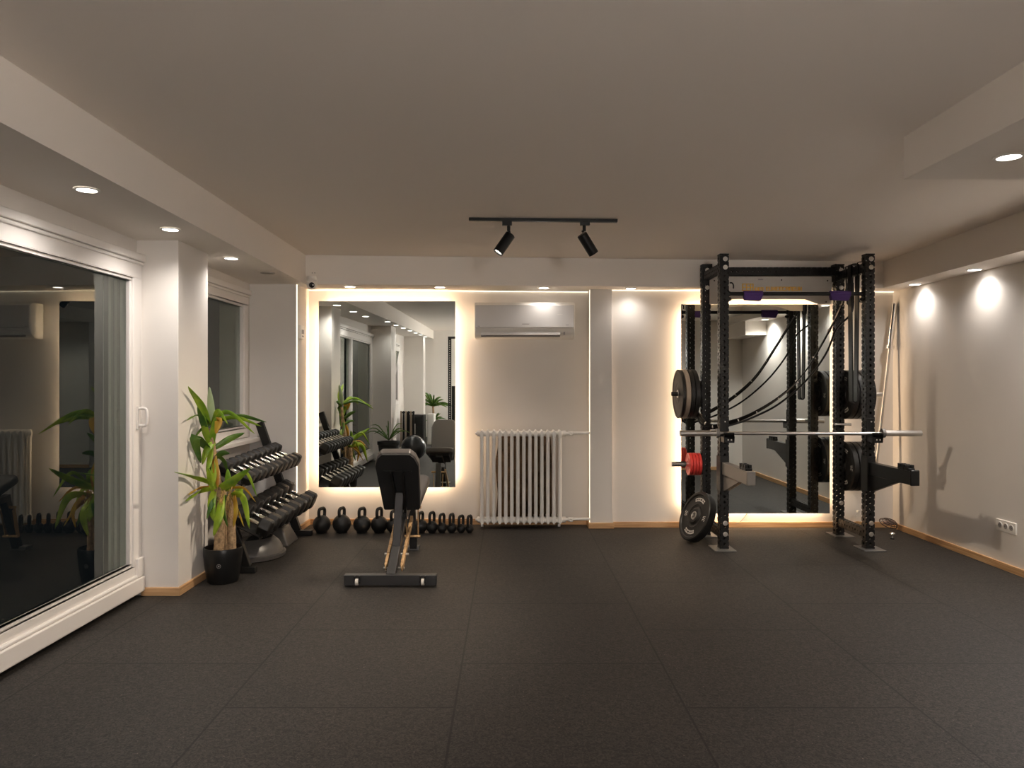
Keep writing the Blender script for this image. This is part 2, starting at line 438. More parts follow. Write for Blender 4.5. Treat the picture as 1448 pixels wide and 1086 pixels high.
# baseboards (pine)
def base(name, mbx): return struct(mbx, name, 'wood', bevel=0.003)
BH = 0.055
base('baseboard_back', MB().box(-1.97, PX0, YB - 0.018, YB, 0, BH))
base('baseboard_pier', MB().box(PX0 - 0.018, PX1 + 0.018, 7.082, 7.10, 0, BH).box(PX0 - 0.018, PX0, 7.09, YB, 0, BH))
base('baseboard_mirror_side', MB().box(PX1 + 0.018, XR, YBR - 0.018, YBR, 0, BH))
base('baseboard_right', MB().box(XR - 0.018, XR, 2.4, YBR - 0.018, 0, BH))
base('baseboard_return', MB().box(1.93, XR - 0.018, 2.4, 2.418, 0, BH))
base('baseboard_left', MB().box(-2.42, -2.162, 4.862, 4.88, 0, BH).box(-2.18, -2.162, 4.87, 5.36, 0, BH))
base('baseboard_corner', MB().box(-1.97, -1.952, 6.85, YB, 0, BH).box(-2.38, -1.952, 6.832, 6.85, 0, BH))

# ------------------------------------------------------------------ glazed door and windows
def glazed(name, x, y0, y1, z0, z1, fr=0.11, casing=True, mullions=(), handle_y=None, handle_z=1.17, sill=False, bottom=0.0):
    """frame lies in the opening; room side face at x, looking towards +X"""
    r = bpy.data.objects.new(name, None); COL.objects.link(r); r.location = (x, (y0 + y1) / 2, z0); r['kind'] = 'structure'
    f = MB()
    f.box(x - 0.09, x, y0, y1, z1 - fr, z1); f.box(x - 0.09, x, y0, y1, z0, z0 + fr)
    f.box(x - 0.09, x, y0, y0 + fr, z0 + fr, z1 - fr); f.box(x - 0.09, x, y1 - fr, y1, z0 + fr, z1 - fr)
    for my in mullions: f.box(x - 0.085, x - 0.004, my - 0.05, my + 0.05, z0 + fr, z1 - fr)
    f.build('window_frame', 'upvc', r, bevel=0.006, seg=3)
    # bead around the glass
    b = MB(); q = 0.022; xb = x - 0.012
    edges = [y0 + fr] + [e for my in mullions for e in (my - 0.05, my + 0.05)] + [y1 - fr]
    for i in range(0, len(edges), 2):
        a, c = edges[i], edges[i + 1]
        b.box(xb - 0.03, xb, a, c, z1 - fr - q, z1 - fr); b.box(xb - 0.03, xb, a, c, z0 + fr, z0 + fr + q)
        b.box(xb - 0.03, xb, a, a + q, z0 + fr + q, z1 - fr - q); b.box(xb - 0.03, xb, c - q, c, z0 + fr + q, z1 - fr - q)
        MB().box(x - 0.062, x - 0.038, a + 0.004, c - 0.004, z0 + fr + 0.004, z1 - fr - 0.004).build('pane', 'glass', r)
    b.build('glazing_bead', 'upvc', r, bevel=0.005)
    if casing:
        MB().box(x - 0.04, x + 0.028, y0 - 0.01, y1 + 0.012, z1 + 0.002, z1 + 0.05).box(x - 0.04, x + 0.014, y0 - 0.01, y1 + 0.004, z1 - 0.02, z1 + 0.002).build('head_casing', 'upvc', r, bevel=0.006)
    return r
door = glazed('door_1', -2.42, 1.3, 4.88, 0.10, 2.195, fr=0.11, mullions=(3.02,))
MB().box(-2.50, -2.392, 1.3, 4.87, 0.035, 0.135).box(-2.50, -2.402, 1.3, 4.87, 0.135, 0.155).build('threshold_rail', 'upvc', door, bevel=0.008, seg=3)
hd = MB(); hx = -2.42
hd.box(hx, hx + 0.012, 4.805, 4.835, 1.10, 1.25)
hd.tube(smoothpts([(hx + 0.01, 4.82, 1.125), (hx + 0.05, 4.82, 1.125), (hx + 0.062, 4.82, 1.15), (hx + 0.062, 4.82, 1.21), (hx + 0.05, 4.82, 1.235), (hx + 0.01, 4.82, 1.235)], 5), 0.010, 10)
hd.build('door_handle', 'upvc', door, smooth=40)
MB().box(-2.42, -2.398, 4.79, 4.868, 0.14, 0.26).build('hinge_cover', 'upvc', door, bevel=0.004)
# shutter rails in the outer reveal of the door
rv = MB()
rv.box(-2.66, -2.51, 4.855, 4.875, 0.05, 2.2)
struct(rv, 'trim_6', 'greymetal', bevel=0.002)
struct(MB().box(-2.68, -2.46, 1.3, 4.88, -0.02, 0.045), 'trim_7', 'greymetal')
struct(MB().box(-2.575, -2.555, 4.825, 4.86, 0.05, 2.2), 'trim_8', 'upvc')
struct(MB().box(-2.612, -2.594, 4.825, 4.86, 0.05, 2.2), 'trim_9', 'upvc')

win = glazed('window_1', -2.385, 5.40, 6.77, 0.905, 2.195, fr=0.085)
MB().box(-2.40, -2.27, 5.40, 6.84, 0.865, 0.90).build('window_sill', 'upvc', win, bevel=0.004)
win2 = glazed('window_2', -2.43, -1.9, 0.6, 0.905, 2.195, fr=0.08, mullions=(-0.65,))
# the tilted-open sash of the far window
sr = Vector((-2.40, 0.52, 0.98)); tl = 0.17
sash = MB(); ux = Vector((math.sin(tl), 0, math.cos(tl))); uy = Vector((0, 1, 0)); un = ux.cross(uy)
hh = 1.12; ww = 1.0
for (a0, a1, b0, b1) in ((0, ww, 0, 0.07), (0, ww, hh - 0.07, hh), (0, 0.07, 0.07, hh - 0.07), (ww - 0.07, ww, 0.07, hh - 0.07)):
    sash.obox(sr - uy * (a0 + a1) / 2 + ux * (b0 + b1) / 2, uy, ux, un, a1 - a0, b1 - b0, 0.05)
sa = sash.build('tilted_sash', 'upvc', win2, bevel=0.004)
MB().obox(sr - uy * ww / 2 + ux * hh / 2, uy, ux, un, ww - 0.13, hh - 0.13, 0.02).build('pane', 'glass', win2)
for y in (0.6,):
    pass

# ================================================================== LIGHTS
def downlight(x, y, z, lit=True, label=None, group='recessed ceiling downlights', power=1.0, glare=0.045):
    t = thing('downlight', label, 'ceiling light', (x, y, z), group)
    MB().lathe((x, y, z - 0.006), (0, 0, 1), [(0, 0.046), (0, 0.058), (0.006, 0.060)], 32, caps=False).build('trim_ring', 'white' if lit else 'greyring', t, smooth=40)
    MB().lathe((x, y, z - 0.0045), (0, 0, 1), [(0, 0.001), (0, 0.047), (0.003, 0.047)], 32).build('lens', 'downglow' if lit else 'greyring', t, smooth=40)
    if lit:
        l = bpy.data.lights.new('downlight_beam', 'SPOT'); l.energy = DOWN_W * power; l.color = DOWN_COL
        l.spot_size = math.radians(150); l.spot_blend = 1.0; l.shadow_soft_size = 0.04
        o = bpy.data.objects.new('downlight_beam', l); COL.objects.link(o); o.location = (0, 0, -0.02); o.parent = t
    return t
names = ['nearest the glass door', 'in front of the first pier', 'over the planted window recess']
for i, (px, py) in enumerate(((123, 268), (241, 324), (327, 365))):
    y = 0; 
    Y = 5
    for _ in range(12): Y = (sof_l(Y) - H) * F / (539 - py)
    downlight((px - 719) * Y / F, Y, sof_l(Y), label='round lit ceiling downlight in the soffit ' + ['over the sliding glass door', 'beside the first wall pier', 'above the plant and window recess'][i])
Y = 6.2; downlight(-2.02, Y, sof_l(Y), lit=False, label='round unlit ceiling fitting in the soffit before the corner pier')
for nk, Yk in zip(('first', 'second', 'third', 'fourth', 'fifth', 'sixth', 'last'), (2.45, 1.55, 0.65, -0.3, -1.2, -2.1, -3.0)):
    downlight(-1.965, Yk, sof_l(Yk), label=f'{nk} lit downlight in the mirrored row beyond the sliding door', group='downlights seen only in the mirror', power=0.45)
for i, px in enumerate((495, 622, 769, 892)):
    x = (px - 719) * 7.0 / F
    downlight(x, 7.0, sof_b(x), label='small lit rear soffit downlight ' + ['over the tall mirror, on its dumbbell side', 'over the tall mirror, on its radiator side', 'directly above the air conditioner', 'beside the wall pier'][i], power=0.2)
for i, (x, Y) in enumerate(((3.63, 6.60), (3.615, 5.73))):
    downlight(x, Y, SOF_R, label='lit side soffit downlight ' + ['close to the leaning barbell corner', 'above the bare wall with the socket'][i], power=0.5)
for nk, Yk in zip(('above the socket', 'between the socket and the dropped block', 'beside the dropped block'), (4.75, 3.8, 2.9)):
    downlight(3.60, Yk, SOF_R, label=f'side soffit downlight {nk}', group='downlights beyond the frame', power=2.8)
downlight(2.14, 3.16, ZBLK, label='lit downlight under the dropped ceiling block', power=1.6)
downlight(1.1, -1.5, ceil_z(1.1, -1.5), label='ceiling downlight behind the camera near the entrance wall', group='ceiling lights behind the camera', power=1.2)
downlight(-0.6, -3.0, ceil_z(-0.6, -3), label='ceiling downlight at the far end near the cable tower', group='ceiling lights behind the camera', power=1.2)

# added fill lamps: unseen opal globes behind the camera lifting the ambient light
for k, (x, y) in enumerate(((1.1, -1.3), (1.1, -3.1))):
    t = thing('fill_globe', ['added opal fill globe hanging closest behind the camera', 'added opal fill globe hanging at the far end of the room', 'added opal fill globe hanging toward the glazed wall behind the camera'][k], 'added fill lamp', (x, y, ceil_z(x, y)), 'added fill globes behind the camera')
    z = ceil_z(x, y)
    MB().cyl((x, y, z - 0.02), (x, y, z + 0.004), 0.05).cyl((x, y, 1.98), (x, y, z - 0.02), 0.005, 8).build('cord', 'blacksatin', t, smooth=40)
    MB().sphere((x, y, 1.84), 0.15, 28, 16).build('globe', 'fillglow', t, smooth=60)
# track light
t = thing('track_light', 'black ceiling track rail carrying two tilted cylinder spotlights', 'track light', (0.25, 5.29, ceil_z(0.25, 5.29)))
z = ceil_z(-0.28, 5.29); z2 = ceil_z(0.78, 5.29)
MB().beam((-0.283, 5.29, z - 0.011), (0.779, 5.29, z2 - 0.011), 0.034, 0.022).build('rail', 'blacksatin', t, bevel=0.002)
for (px_a, p_top, p_bot, sg, lamp) in ((717, (721, 333, 5.29), (705, 356, 5.265), -1, 'a'), (827, (823, 332, 5.29), (839, 358, 5.33), 1, 'b')):
    ax = (px_a - 719) * 5.29 / F
    a = MB().box(ax - 0.035, ax + 0.035, 5.275, 5.305, z - 0.055, z - 0.02)
    sx = ax + (0.012 if sg < 0 else -0.004)
    a.cyl((sx, 5.29, z - 0.055), (sx, 5.29, z - 0.095), 0.012)
    a.build('track_adapter', 'blacksatin', t, bevel=0.002)
    h0 = W(*p_top); h1 = W(*p_bot); d = (h1 - h0).normalized(); c0 = (h0 + h1) / 2 - d * 0.082
    MB().cyl((sx, 5.29, z - 0.09), h0 + Vector((0, 0, 0.02)), 0.008).build('stem', 'blacksatin', t, smooth=40)
    hd = MB().lathe(c0, d, [(0, 0.0), (0, 0.034), (0.003, 0.0375), (0.165, 0.0375), (0.165, 0.034), (0.150, 0.031), (0.150, 0)], 28, caps=False).build('spotlight_head', 'blacksatin', t, smooth=40)
    MB().lathe(c0 + d * 0.152, d, [(0, 0.0), (0, 0.030), (0.001, 0.030)], 28, caps=False).build('lamp_face', 'spotglow', hd)
    l = bpy.data.lights.new('track_beam', 'SPOT'); l.energy = 60 if lamp == 'a' else 38; l.color = (1, 0.84, 0.66); l.spot_size = math.radians(100); l.spot_blend = 0.9; l.shadow_soft_size = 0.06
    o = bpy.data.objects.new('track_beam', l); COL.objects.link(o); o.location = c0 + d * 0.168; o.rotation_euler = d.to_track_quat('-Z', 'Y').to_euler()

# ================================================================== MIRRORS with LED halo
def mirror(name, x0, x1, z0, z1, yw, label, powr=1.0):
    yf = yw - 0.068
    t = thing(name, label, 'mirror', ((x0 + x1) / 2, yw, z0), 'backlit wall mirrors')
    MB().box(x0, x1, yf, yf + 0.006, z0, z1).build('mirror_glass', 'mirror', t)
    ins = 0.05
    MB().box(x0 + ins, x1 - ins, yf + 0.006, yw, z0 + ins, z1 - ins).build('backing_frame', 'white', t)
    cy = yf + 0.020; cx = (x0 + x1) / 2; cz = (z0 + z1) / 2; w_, h_ = x1 - x0, z1 - z0; i2 = ins - 0.006
    P = LED_W * powr
    for nm, loc, d, L in (('left', (x0 + i2, cy, cz), (-1, 0, 0), h_), ('right', (x1 - i2, cy, cz), (1, 0, 0), h_),
                          ('top', (cx, cy, z1 - i2), (0, 0, 1), w_), ('low', (cx, cy, z0 + i2), (0, 0, -1), w_)):
        l = bpy.data.lights.new('mirror_led', 'AREA'); l.shape = 'RECTANGLE'; l.color = LED_COL
        L -= 2 * ins
        dv = Vector(d)
        o = bpy.data.objects.new('mirror_led', l); COL.objects.link(o); o.location = Vector(loc)
        zax = -dv
        if abs(dv.x) > 0.5: xax = Vector((0, 0, 1))
        else: xax = Vector((1, 0, 0))
        yax = zax.cross(xax)
        o.rotation_euler = Matrix((xax, yax, zax)).transposed().to_euler()
        l.size = L; l.size_y = 0.012; l.energy = P * L
    return t
mirror('wall_mirror', -1.857, -0.52, 0.375, 2.197, YB, 'tall frameless backlit mirror on the wall above the kettlebells')
mirror('wall_mirror', 1.655, 3.08, 0.147, 2.15, YBR, 'large frameless backlit mirror behind the power rack')
# LED profiles under the rear soffit and down the corner pier
for a, b2, y, lb in ((-1.97, PX0, YB, 'above the tall mirror and air conditioner'), (PX1, XR, YBR, 'above the power rack mirror')):
    led = MB()
    led.add([(a, y - 0.016, sof_b(a) - 0.006), (b2, y - 0.016, sof_b(b2) - 0.006), (b2, y, sof_b(b2) - 0.006), (a, y, sof_b(a) - 0.006),
             (a, y - 0.016, sof_b(a)), (b2, y - 0.016, sof_b(b2)), (b2, y, sof_b(b2)), (a, y, sof_b(a))],
            [(0, 1, 2, 3), (4, 7, 6, 5), (0, 4, 5, 1), (1, 5, 6, 2), (2, 6, 7, 3), (3, 7, 4, 0)])
    tag(led.build('led_profile', 'ledglow'), 'thin glowing LED profile under the rear soffit ' + lb, 'LED strip')
tag(MB().box(-1.97, -1.966, 6.862, 6.885, BH, sof_b(-1.97) - 0.002).build('led_profile', 'ledglow'), 'upright glowing LED profile on the edge of the corner pier', 'LED strip')
tag(MB().box(PX0 - 0.004, PX0, 7.12, 7.135, BH, sof_b(PX0) - 0.002).build('led_profile', 'ledglow'), 'upright glowing LED profile beside the pier near the radiator', 'LED strip')

# ================================================================== AIR CONDITIONER
x0, x1 = -0.326, 0.639
t = thing('air_conditioner', 'white split air conditioner unit high on the wall above the radiator', 'air conditioner', ((x0 + x1) / 2, YB, 1.828))
prof = [(0, 0), (-0.13, 0.0), (-0.175, 0.025), (-0.20, 0.06), (-0.205, 0.30), (-0.19, 0.335), (-0.16, 0.347), (0, 0.347)]
MB().prism(prof, (x0, YB, 1.828), (0, 1, 0), (0, 0, 1), (x1 - x0, 0, 0)).build('housing', 'white', t, bevel=0.012, seg=3)
MB().box(x0 + 0.006, x1 - 0.006, YB - 0.212, YB - 0.19, 1.925, 2.145).build('front_panel', 'acpanel', t, bevel=0.008, seg=3)
MB().obox(((x0 + x1) / 2 - 0.04, YB - 0.194, 1.885), (1, 0, 0), (0, 0.30, 1), (0, 1, -0.3), 0.76, 0.062, 0.010).build('louvre', 'acpanel', t, bevel=0.003)
MB().obox(((x0 + x1) / 2 - 0.04, YB - 0.184, 1.848), (1, 0, 0), (0, 0.9, 0.5), (0, 0.5, -0.9), 0.76, 0.018, 0.012).build('outlet_slot', 'greymark', t)
MB().box(x1 - 0.11, x1 - 0.095, YB - 0.2, YB - 0.17, 1.86, 1.92).build('side_slot', 'greymark', t)
for bb in ((0.13, 0.20, 1.958, 1.966), (x0 + 0.03, x0 + 0.055, 1.938, 1.944), (x1 - 0.09, x1 - 0.06, 1.95, 1.956)):
    MB().box(bb[0], bb[1], YB - 0.2135, YB - 0.211, bb[2], bb[3]).build('badge', 'greymark', t)
MB().box(x1 - 0.17, x1 - 0.12, YB - 0.2135, YB - 0.211, 2.052, 2.056).build('indicator', 'mark', t)

# ================================================================== RADIATOR
ra, rb = (677 - 719) * 7.08 / F, (796 - 719) * 7.08 / F
n = 14; pitch = (rb - ra) / n
t = thing('radiator', 'white column radiator of fourteen sections standing against the wall', 'radiator', ((ra + rb) / 2, 7.14, 0))
zt, zb = 0.945, 0.045
sec = None
for k in range(n):
    xc = ra + pitch * (k + 0.5)
    mb = MB()
    for yy in (7.075, 7.135, 7.195):
        mb.tube([(xc, yy, zb + 0.05), (xc, yy, zt - 0.07)], 0.0175 if yy < 7.1 else 0.013, 12)
    for zc, sgn in ((zt - 0.035, 1), (zb + 0.035, -1)):
        hp = [(-0.016, -0.04 * sgn), (0.016, -0.04 * sgn), (0.018, 0.012 * sgn), (0.006, 0.034 * sgn), (-0.006, 0.034 * sgn), (-0.018, 0.012 * sgn)]
        mb.prism(hp, (xc, 7.058, zc), (1, 0, 0), (0, 0, 1), (0, 0.154, 0))
        mb.cyl((xc - pitch / 2, 7.10, zc), (xc + pitch / 2, 7.10, zc), 0.026, 14)
        mb.cyl((xc - pitch / 2, 7.17, zc), (xc + pitch / 2, 7.17, zc), 0.020, 12)
    mb.build('radiator_section', 'enamel', t, smooth=45, bevel=0.004)
for k in (0, n - 1):
    xc = ra + pitch * (k + 0.5)
    for ya in (7.185,): MB().box(xc - 0.012, xc + 0.012, ya, ya + 0.02, 0, zb + 0.01).build('foot', 'enamel', t)
for zc, nm in ((zt - 0.035, 'upper_pipe'), (zb + 0.035, 'lower_pipe')):
    mb = MB().cyl((rb, 7.13, zc), (rb + 0.03, 7.13, zc), 0.028, 18).cyl((rb + 0.03, 7.13, zc), (rb + 0.06, 7.13, zc), 0.016)
    mb.cyl((rb + 0.055, 7.13, zc), (rb + 0.10, 7.13, zc), 0.022, 8).cyl((rb + 0.1, 7.13, zc + 0.004), (PX0 + 0.002, 7.13, zc + 0.004), 0.014, 14)
    p = mb.build(nm, 'enamel', t, smooth=40)
    MB().lathe((rb + 0.078, 7.108, zc), (0, -1, 0), [(0, 0.019), (0.02, 0.017), (0.022, 0.012), (0.012, 0.010), (0.012, 0.0)], 16, caps=False).build('valve_cap', 'enamel', p, smooth=40)
    MB().lathe((ra, 7.13, zc), (-1, 0, 0), [(0, 0.030), (0.016, 0.028), (0.02, 0.016), (0.034, 0.012), (0.036, 0)], 16).build('end_plug', 'enamel', t, smooth=40)

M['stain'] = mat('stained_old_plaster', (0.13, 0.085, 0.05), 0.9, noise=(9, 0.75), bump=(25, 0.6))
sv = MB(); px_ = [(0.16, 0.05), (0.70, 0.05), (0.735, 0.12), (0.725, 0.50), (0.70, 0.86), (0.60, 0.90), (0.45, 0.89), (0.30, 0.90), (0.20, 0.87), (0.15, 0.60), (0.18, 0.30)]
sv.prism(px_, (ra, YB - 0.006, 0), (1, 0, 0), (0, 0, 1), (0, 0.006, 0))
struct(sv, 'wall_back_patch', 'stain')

# ================================================================== SECURITY CAMERA, THERMOSTAT, SOCKET
c = W(441, 392, 6.83)
t = thing('security_camera', 'white round security camera with black face under the soffit corner', 'security camera', (c.x, 6.86, c.z - 0.02))
MB().lathe((c.x, 6.83, sof_b(c.x) + 0.07), (0, 0, -1), [(0, 0.036), (0.0, 0.040), (0.028, 0.042), (0.034, 0.048), (0.040, 0.048), (0.044, 0.044)], 28).build('mount', 'white', t, smooth=40)
cc = W(441, 402.5, 6.83)
MB().sphere(cc, 0.047, 24, 14).build('body', 'white', t, smooth=60)
d = Vector((0.22, -0.93, -0.22)).normalized()
MB().lathe(cc + d * 0.030, d, [(0, 0.026), (0.014, 0.025), (0.019, 0.016), (0.021, 0.0)], 24).build('face', 'lens', t, smooth=60)
MB().lathe(cc + d * 0.049 + Vector((0.012, 0, 0.002)), d, [(0, 0.007), (0.003, 0.005), (0.003, 0)], 14).build('lens_ring', 'mark', t, smooth=40)
mb = MB()
for dx in (-0.012, 0.012): mb.cyl((c.x + dx + 0.006, 6.868, c.z + 0.045), (c.x + dx + 0.006, 6.862, c.z + 0.045), 0.004, 10)
mb.build('screw', 'greymetal', t)
t = thing('wall_thermostat', 'small white wall controller on the glowing edge of the corner pier', 'thermostat', (-1.97, 6.985, 1.82))
MB().box(-1.97, -1.945, 6.93, 7.05, 1.815, 1.94).build('housing', 'white', t, bevel=0.004)
MB().box(-1.9455, -1.943, 6.955, 7.025, 1.86, 1.90).box(-1.9455, -1.943, 6.965, 7.015, 1.83, 1.845).build('display', 'greymark', t)

t = thing('socket_plate', 'white triple wall socket plate low on the bare wall', 'wall socket', (XR, 5.512, 0.285))
MB().box(XR - 0.010, XR, 5.405, 5.622, 0.285, 0.372).build('cover_plate', 'white', t, bevel=0.003)
for k in range(3):
    yc = 5.513 + (k - 1) * 0.062
    s_ = MB().lathe((XR - 0.0125, yc, 0.33), (1, 0, 0), [(0, 0.024), (0.0025, 0.025)], 24, caps=True)
    so = s_.build('socket_ring', 'white', t, smooth=40)
    MB().lathe((XR - 0.0135, yc, 0.33), (1, 0, 0), [(0, 0.020), (0.001, 0.020)], 24).build('socket_well', 'greymark', so, smooth=40)
    MB().cyl((XR - 0.0145, yc - 0.008, 0.33), (XR - 0.012, yc - 0.008, 0.33), 0.003, 8).cyl((XR - 0.0145, yc + 0.008, 0.33), (XR - 0.012, yc + 0.008, 0.33), 0.003, 8).build('pin_holes', 'blacksatin', so)

# ================================================================== POWER RACK
def perf_tube(mb, origin, d, u, v, length, w, h, pitch=0.05, hole=0.0125, start=0.0, faces=(1, 1, 1, 1), seg=10):
    """hollow square tube along d; u,v cross axes; punched holes on chosen faces (+u,-u,+v,-v)"""
    o = Vector(origin); d = Vector(d).normalized(); u = Vector(u).normalized(); v = Vector(v).normalized()
    n = int(length / pitch)
    margin = (length - n * pitch) / 2
    for fi, (nrm, tan, half, tw) in enumerate(((u, v, w / 2, h), (-u, v, w / 2, h), (v, u, h / 2, w), (-v, u, h / 2, w))):
        c0 = o + nrm * half
        def P(t, s): return c0 + d * t + tan * s
        if not faces[fi]:
            mb.add([P(0, -tw / 2), P(length, -tw / 2), P(length, tw / 2), P(0, tw / 2)], [(0, 1, 2, 3)]); continue
        if margin > 1e-5:
            for a, b2 in ((0, margin), (length - margin, length)):
                mb.add([P(a, -tw / 2), P(b2, -tw / 2), P(b2, tw / 2), P(a, tw / 2)], [(0, 1, 2, 3)])
        for k in range(n):
            t0 = margin + k * pitch; tc = t0 + pitch / 2
            ring = []; outer = []
            for q in range(seg * 2):
                th = 2 * PI * q / (seg * 2)
                c, s_ = math.cos(th), math.sin(th)
                ring.append(P(tc + hole * c, hole * s_))
                m_ = max(abs(c), abs(s_))
                outer.append(P(tc + (pitch / 2) * c / m_, (tw / 2) * s_ / m_))
            N = seg * 2
            mb.add(ring + outer, [(q, (q + 1) % N, N + (q + 1) % N, N + q) for q in range(N)])
    # closed ends
    for t_ in (0, length):
        mb.add([o + d * t_ + u * w / 2 * a + v * h / 2 * b2 for a, b2 in ((-1, -1), (1, -1), (1, 1), (-1, 1))], [(0, 1, 2, 3)])
RX0, RX1 = 1.774, 2.998; PW = 0.076
YF1, YR1 = 6.20, 6.76; RH = 2.485
rack = thing('power_rack', 'tall black perforated steel power rack bolted in front of the large mirror', 'power rack', ((RX0 + RX1 + PW) / 2, 6.5, 0))
ux, uy, uz = Vector((1, 0, 0)), Vector((0, 1, 0)), Vector((0, 0, 1))
for (x, y, sg) in ((RX0, YF1, -1), (RX1, YF1, 1), (RX0, YR1, -1), (RX1, YR1, 1)):
    mb = MB(); perf_tube(mb, (x + PW / 2, y + PW / 2, 0.008), uz, ux, uy, RH - 0.008, PW, PW, seg=6)
    up = mb.build('upright', 'black', rack, solid=0.004)
    xc = x + PW / 2 + 0.01 * sg; yc = y + PW / 2
    MB().box(xc - 0.09, xc + 0.09, yc - 0.115, yc + 0.10, 0, 0.008).build('foot_plate', 'greymetal', up, bevel=0.002)
    for zz in ((0.13, 0.222, 2.37, 2.44) if y == YF1 else (0.13, 0.30, 2.27, 2.43)):
        MB().cyl((x + PW * 0.6, y - 0.012, zz), (x + PW * 0.6, y, zz), 0.0165, 6).cyl((x + PW * 0.6, y - 0.003, zz), (x + PW * 0.6, y, zz), 0.020, 18).build('bolt_head', 'zinc', up)
for x in (RX0, RX1):
    mb = MB(); perf_tube(mb, (x + PW / 2, YF1 + PW, 2.375), uy, ux, uz, YR1 - YF1 - PW, 0.05, PW, seg=6, hole=0.009)
    mb.build('side_crossmember', 'black', rack, solid=0.004)
    mb = MB(); perf_tube(mb, (x + PW / 2, YF1 + PW, 0.128), uy, ux, uz, YR1 - YF1 - PW, 0.05, PW, seg=6, hole=0.010)
    mb.build('side_crossmember', 'black', rack, solid=0.004)
mb = MB(); perf_tube(mb, (RX0 + PW, YR1 + PW / 2, 2.420), ux, uy, uz, RX1 - RX0 - PW, 0.05, PW, seg=6, hole=0.011, faces=(1, 1, 0, 0))
mb.build('rear_crossmember', 'black', rack, solid=0.004)
# gussets at the rear corners
for x, s_ in ((RX0 + PW, 1), (RX1, -1)):
    MB().box(x, x + 0.012 * s_, YR1 - 0.01, YR1 + PW + 0.01, 2.33, 2.485).box(x, x + 0.05 * s_, YR1 - 0.006, YR1, 2.38, 2.46).build('gusset', 'black', rack)
# pull-up bar
pz = H + (539 - 415.5) * 6.24 / F
bar = MB().cyl((RX0 + PW, 6.238, pz), (RX1, 6.238, pz), 0.016, 20).build('pull_up_bar', 'black', rack, smooth=40)
for xa, xb, wide in ((1051, 1078, 0), (1173, 1202, 1)):
    a = (xa - 719) * 6.24 / F; b2 = (xb - 719) * 6.24 / F
    MB().lathe((a, 6.238, pz), (1, 0, 0), [(0, 0.017), (0, 0.026), (b2 - a, 0.026), (b2 - a, 0.017)], 20, caps=False)\
        .prism([(0, 0), (b2 - a, 0), (b2 - a - 0.02, -0.05), (0.01, -0.042)], (a, 6.215, pz - 0.01), (1, 0, 0), (0, 0, 1), (0, 0.046, 0)).build('grip_pad', 'purple', bar, smooth=40, bevel=0.004)
for x, s_ in ((RX0 + PW, 1), (RX1, -1)):
    MB().lathe((x, 6.238, pz), (s_, 0, 0), [(0, 0.034), (0.006, 0.034), (0.008, 0.022), (0.02, 0.02)], 20).build('bar_flange', 'black', bar, smooth=40)
    MB().sphere((x + 0.012 * s_, 6.238, pz - 0.045), 0.022, 14, 8, sz=0.8).build('rubber_stop', 'blacksatin', bar, smooth=60)
MB().tube(smoothpts([W(1032, 400, 6.2), W(1035, 400, 6.2), W(1037, 403, 6.2), W(1037, 408, 6.2)], 4), 0.006, 8).build('hook', 'black', rack, smooth=40)
# name board with gold lettering
by = YR1 - 0.012
def bp(px, py): v = W(px, py, by); return (v.x, v.z)
poly = [bp(1003.5, 391), bp(1176, 391), bp(1176, 430), bp(1157, 430), bp(1138, 423), bp(1036, 423), bp(1024, 430), bp(1003.5, 430)]
MB().prism(poly[::-1], (0, by, 0), (1, 0, 0), (0, 0, 1), (0, 0.006, 0)).build('name_board', 'plate_board', rack)
nb = rack.children[-1] if False else [c for c in bpy.data.objects if c.name.startswith('name_board')][0]
random.seed(5)
mb = MB()
xs = 1049.0
def glyph(px, w_, y0, y1, k):
    th = 0.007
    A = W(px, y0, by); B = W(px + w_, y1, by); x0_, x1_, zt_, zb_ = A.x, B.x, A.z, B.z; zm = (zt_ + zb_) / 2
    y_a, y_b = by - 0.006, by - 0.0005
    def bb(a, b2, c, d2): mb.box(a, b2, y_a, y_b, c, d2)
    segs = ['lbt', 'lbtm', 'ltbm', 'lrtm', 'lrb', 'ltmb', 'lrt', 'm lr'][k % 8]
    if 'l' in segs: bb(x0_, x0_ + th, zb_, zt_)
    if 'r' in segs: bb(x1_ - th, x1_, zb_, zt_)
    if 't' in segs: bb(x0_, x1_, zt_ - th, zt_)
    if 'b' in segs: bb(x0_, x1_, zb_, zb_ + th)
    if 'm' in segs: bb(x0_, x1_, zm - th / 2, zm + th / 2)
for k, px in enumerate((1049.5, 1055.0, 1060.5)): glyph(px, 4.8, 401.2, 411.3, k + 1)
for k in range(3): glyph(1067.5 + k * 4.2, 3.5, 406.3, 411.3, k + 4)
for k in range(11): glyph(1083 + k * 4.65, 3.9, 405.6, 411.3, k * 3 + 1)
mb.build('gold_lettering', 'gold', nb)
for px, py in ((1170, 397), (1168, 427), (1010, 397), (1105, 396)):
    v = W(px, py, by); MB().cyl((v.x, by - 0.006, v.z), (v.x, by, v.z), 0.006, 10).build('screw', 'blacksatin', nb)
MB().box(W(1072, 394, by).x, W(1079, 394, by).x, by - 0.003, by, W(0, 396, by).z, W(0, 394.5, by).z).build('small_marking', 'greymark', nb)

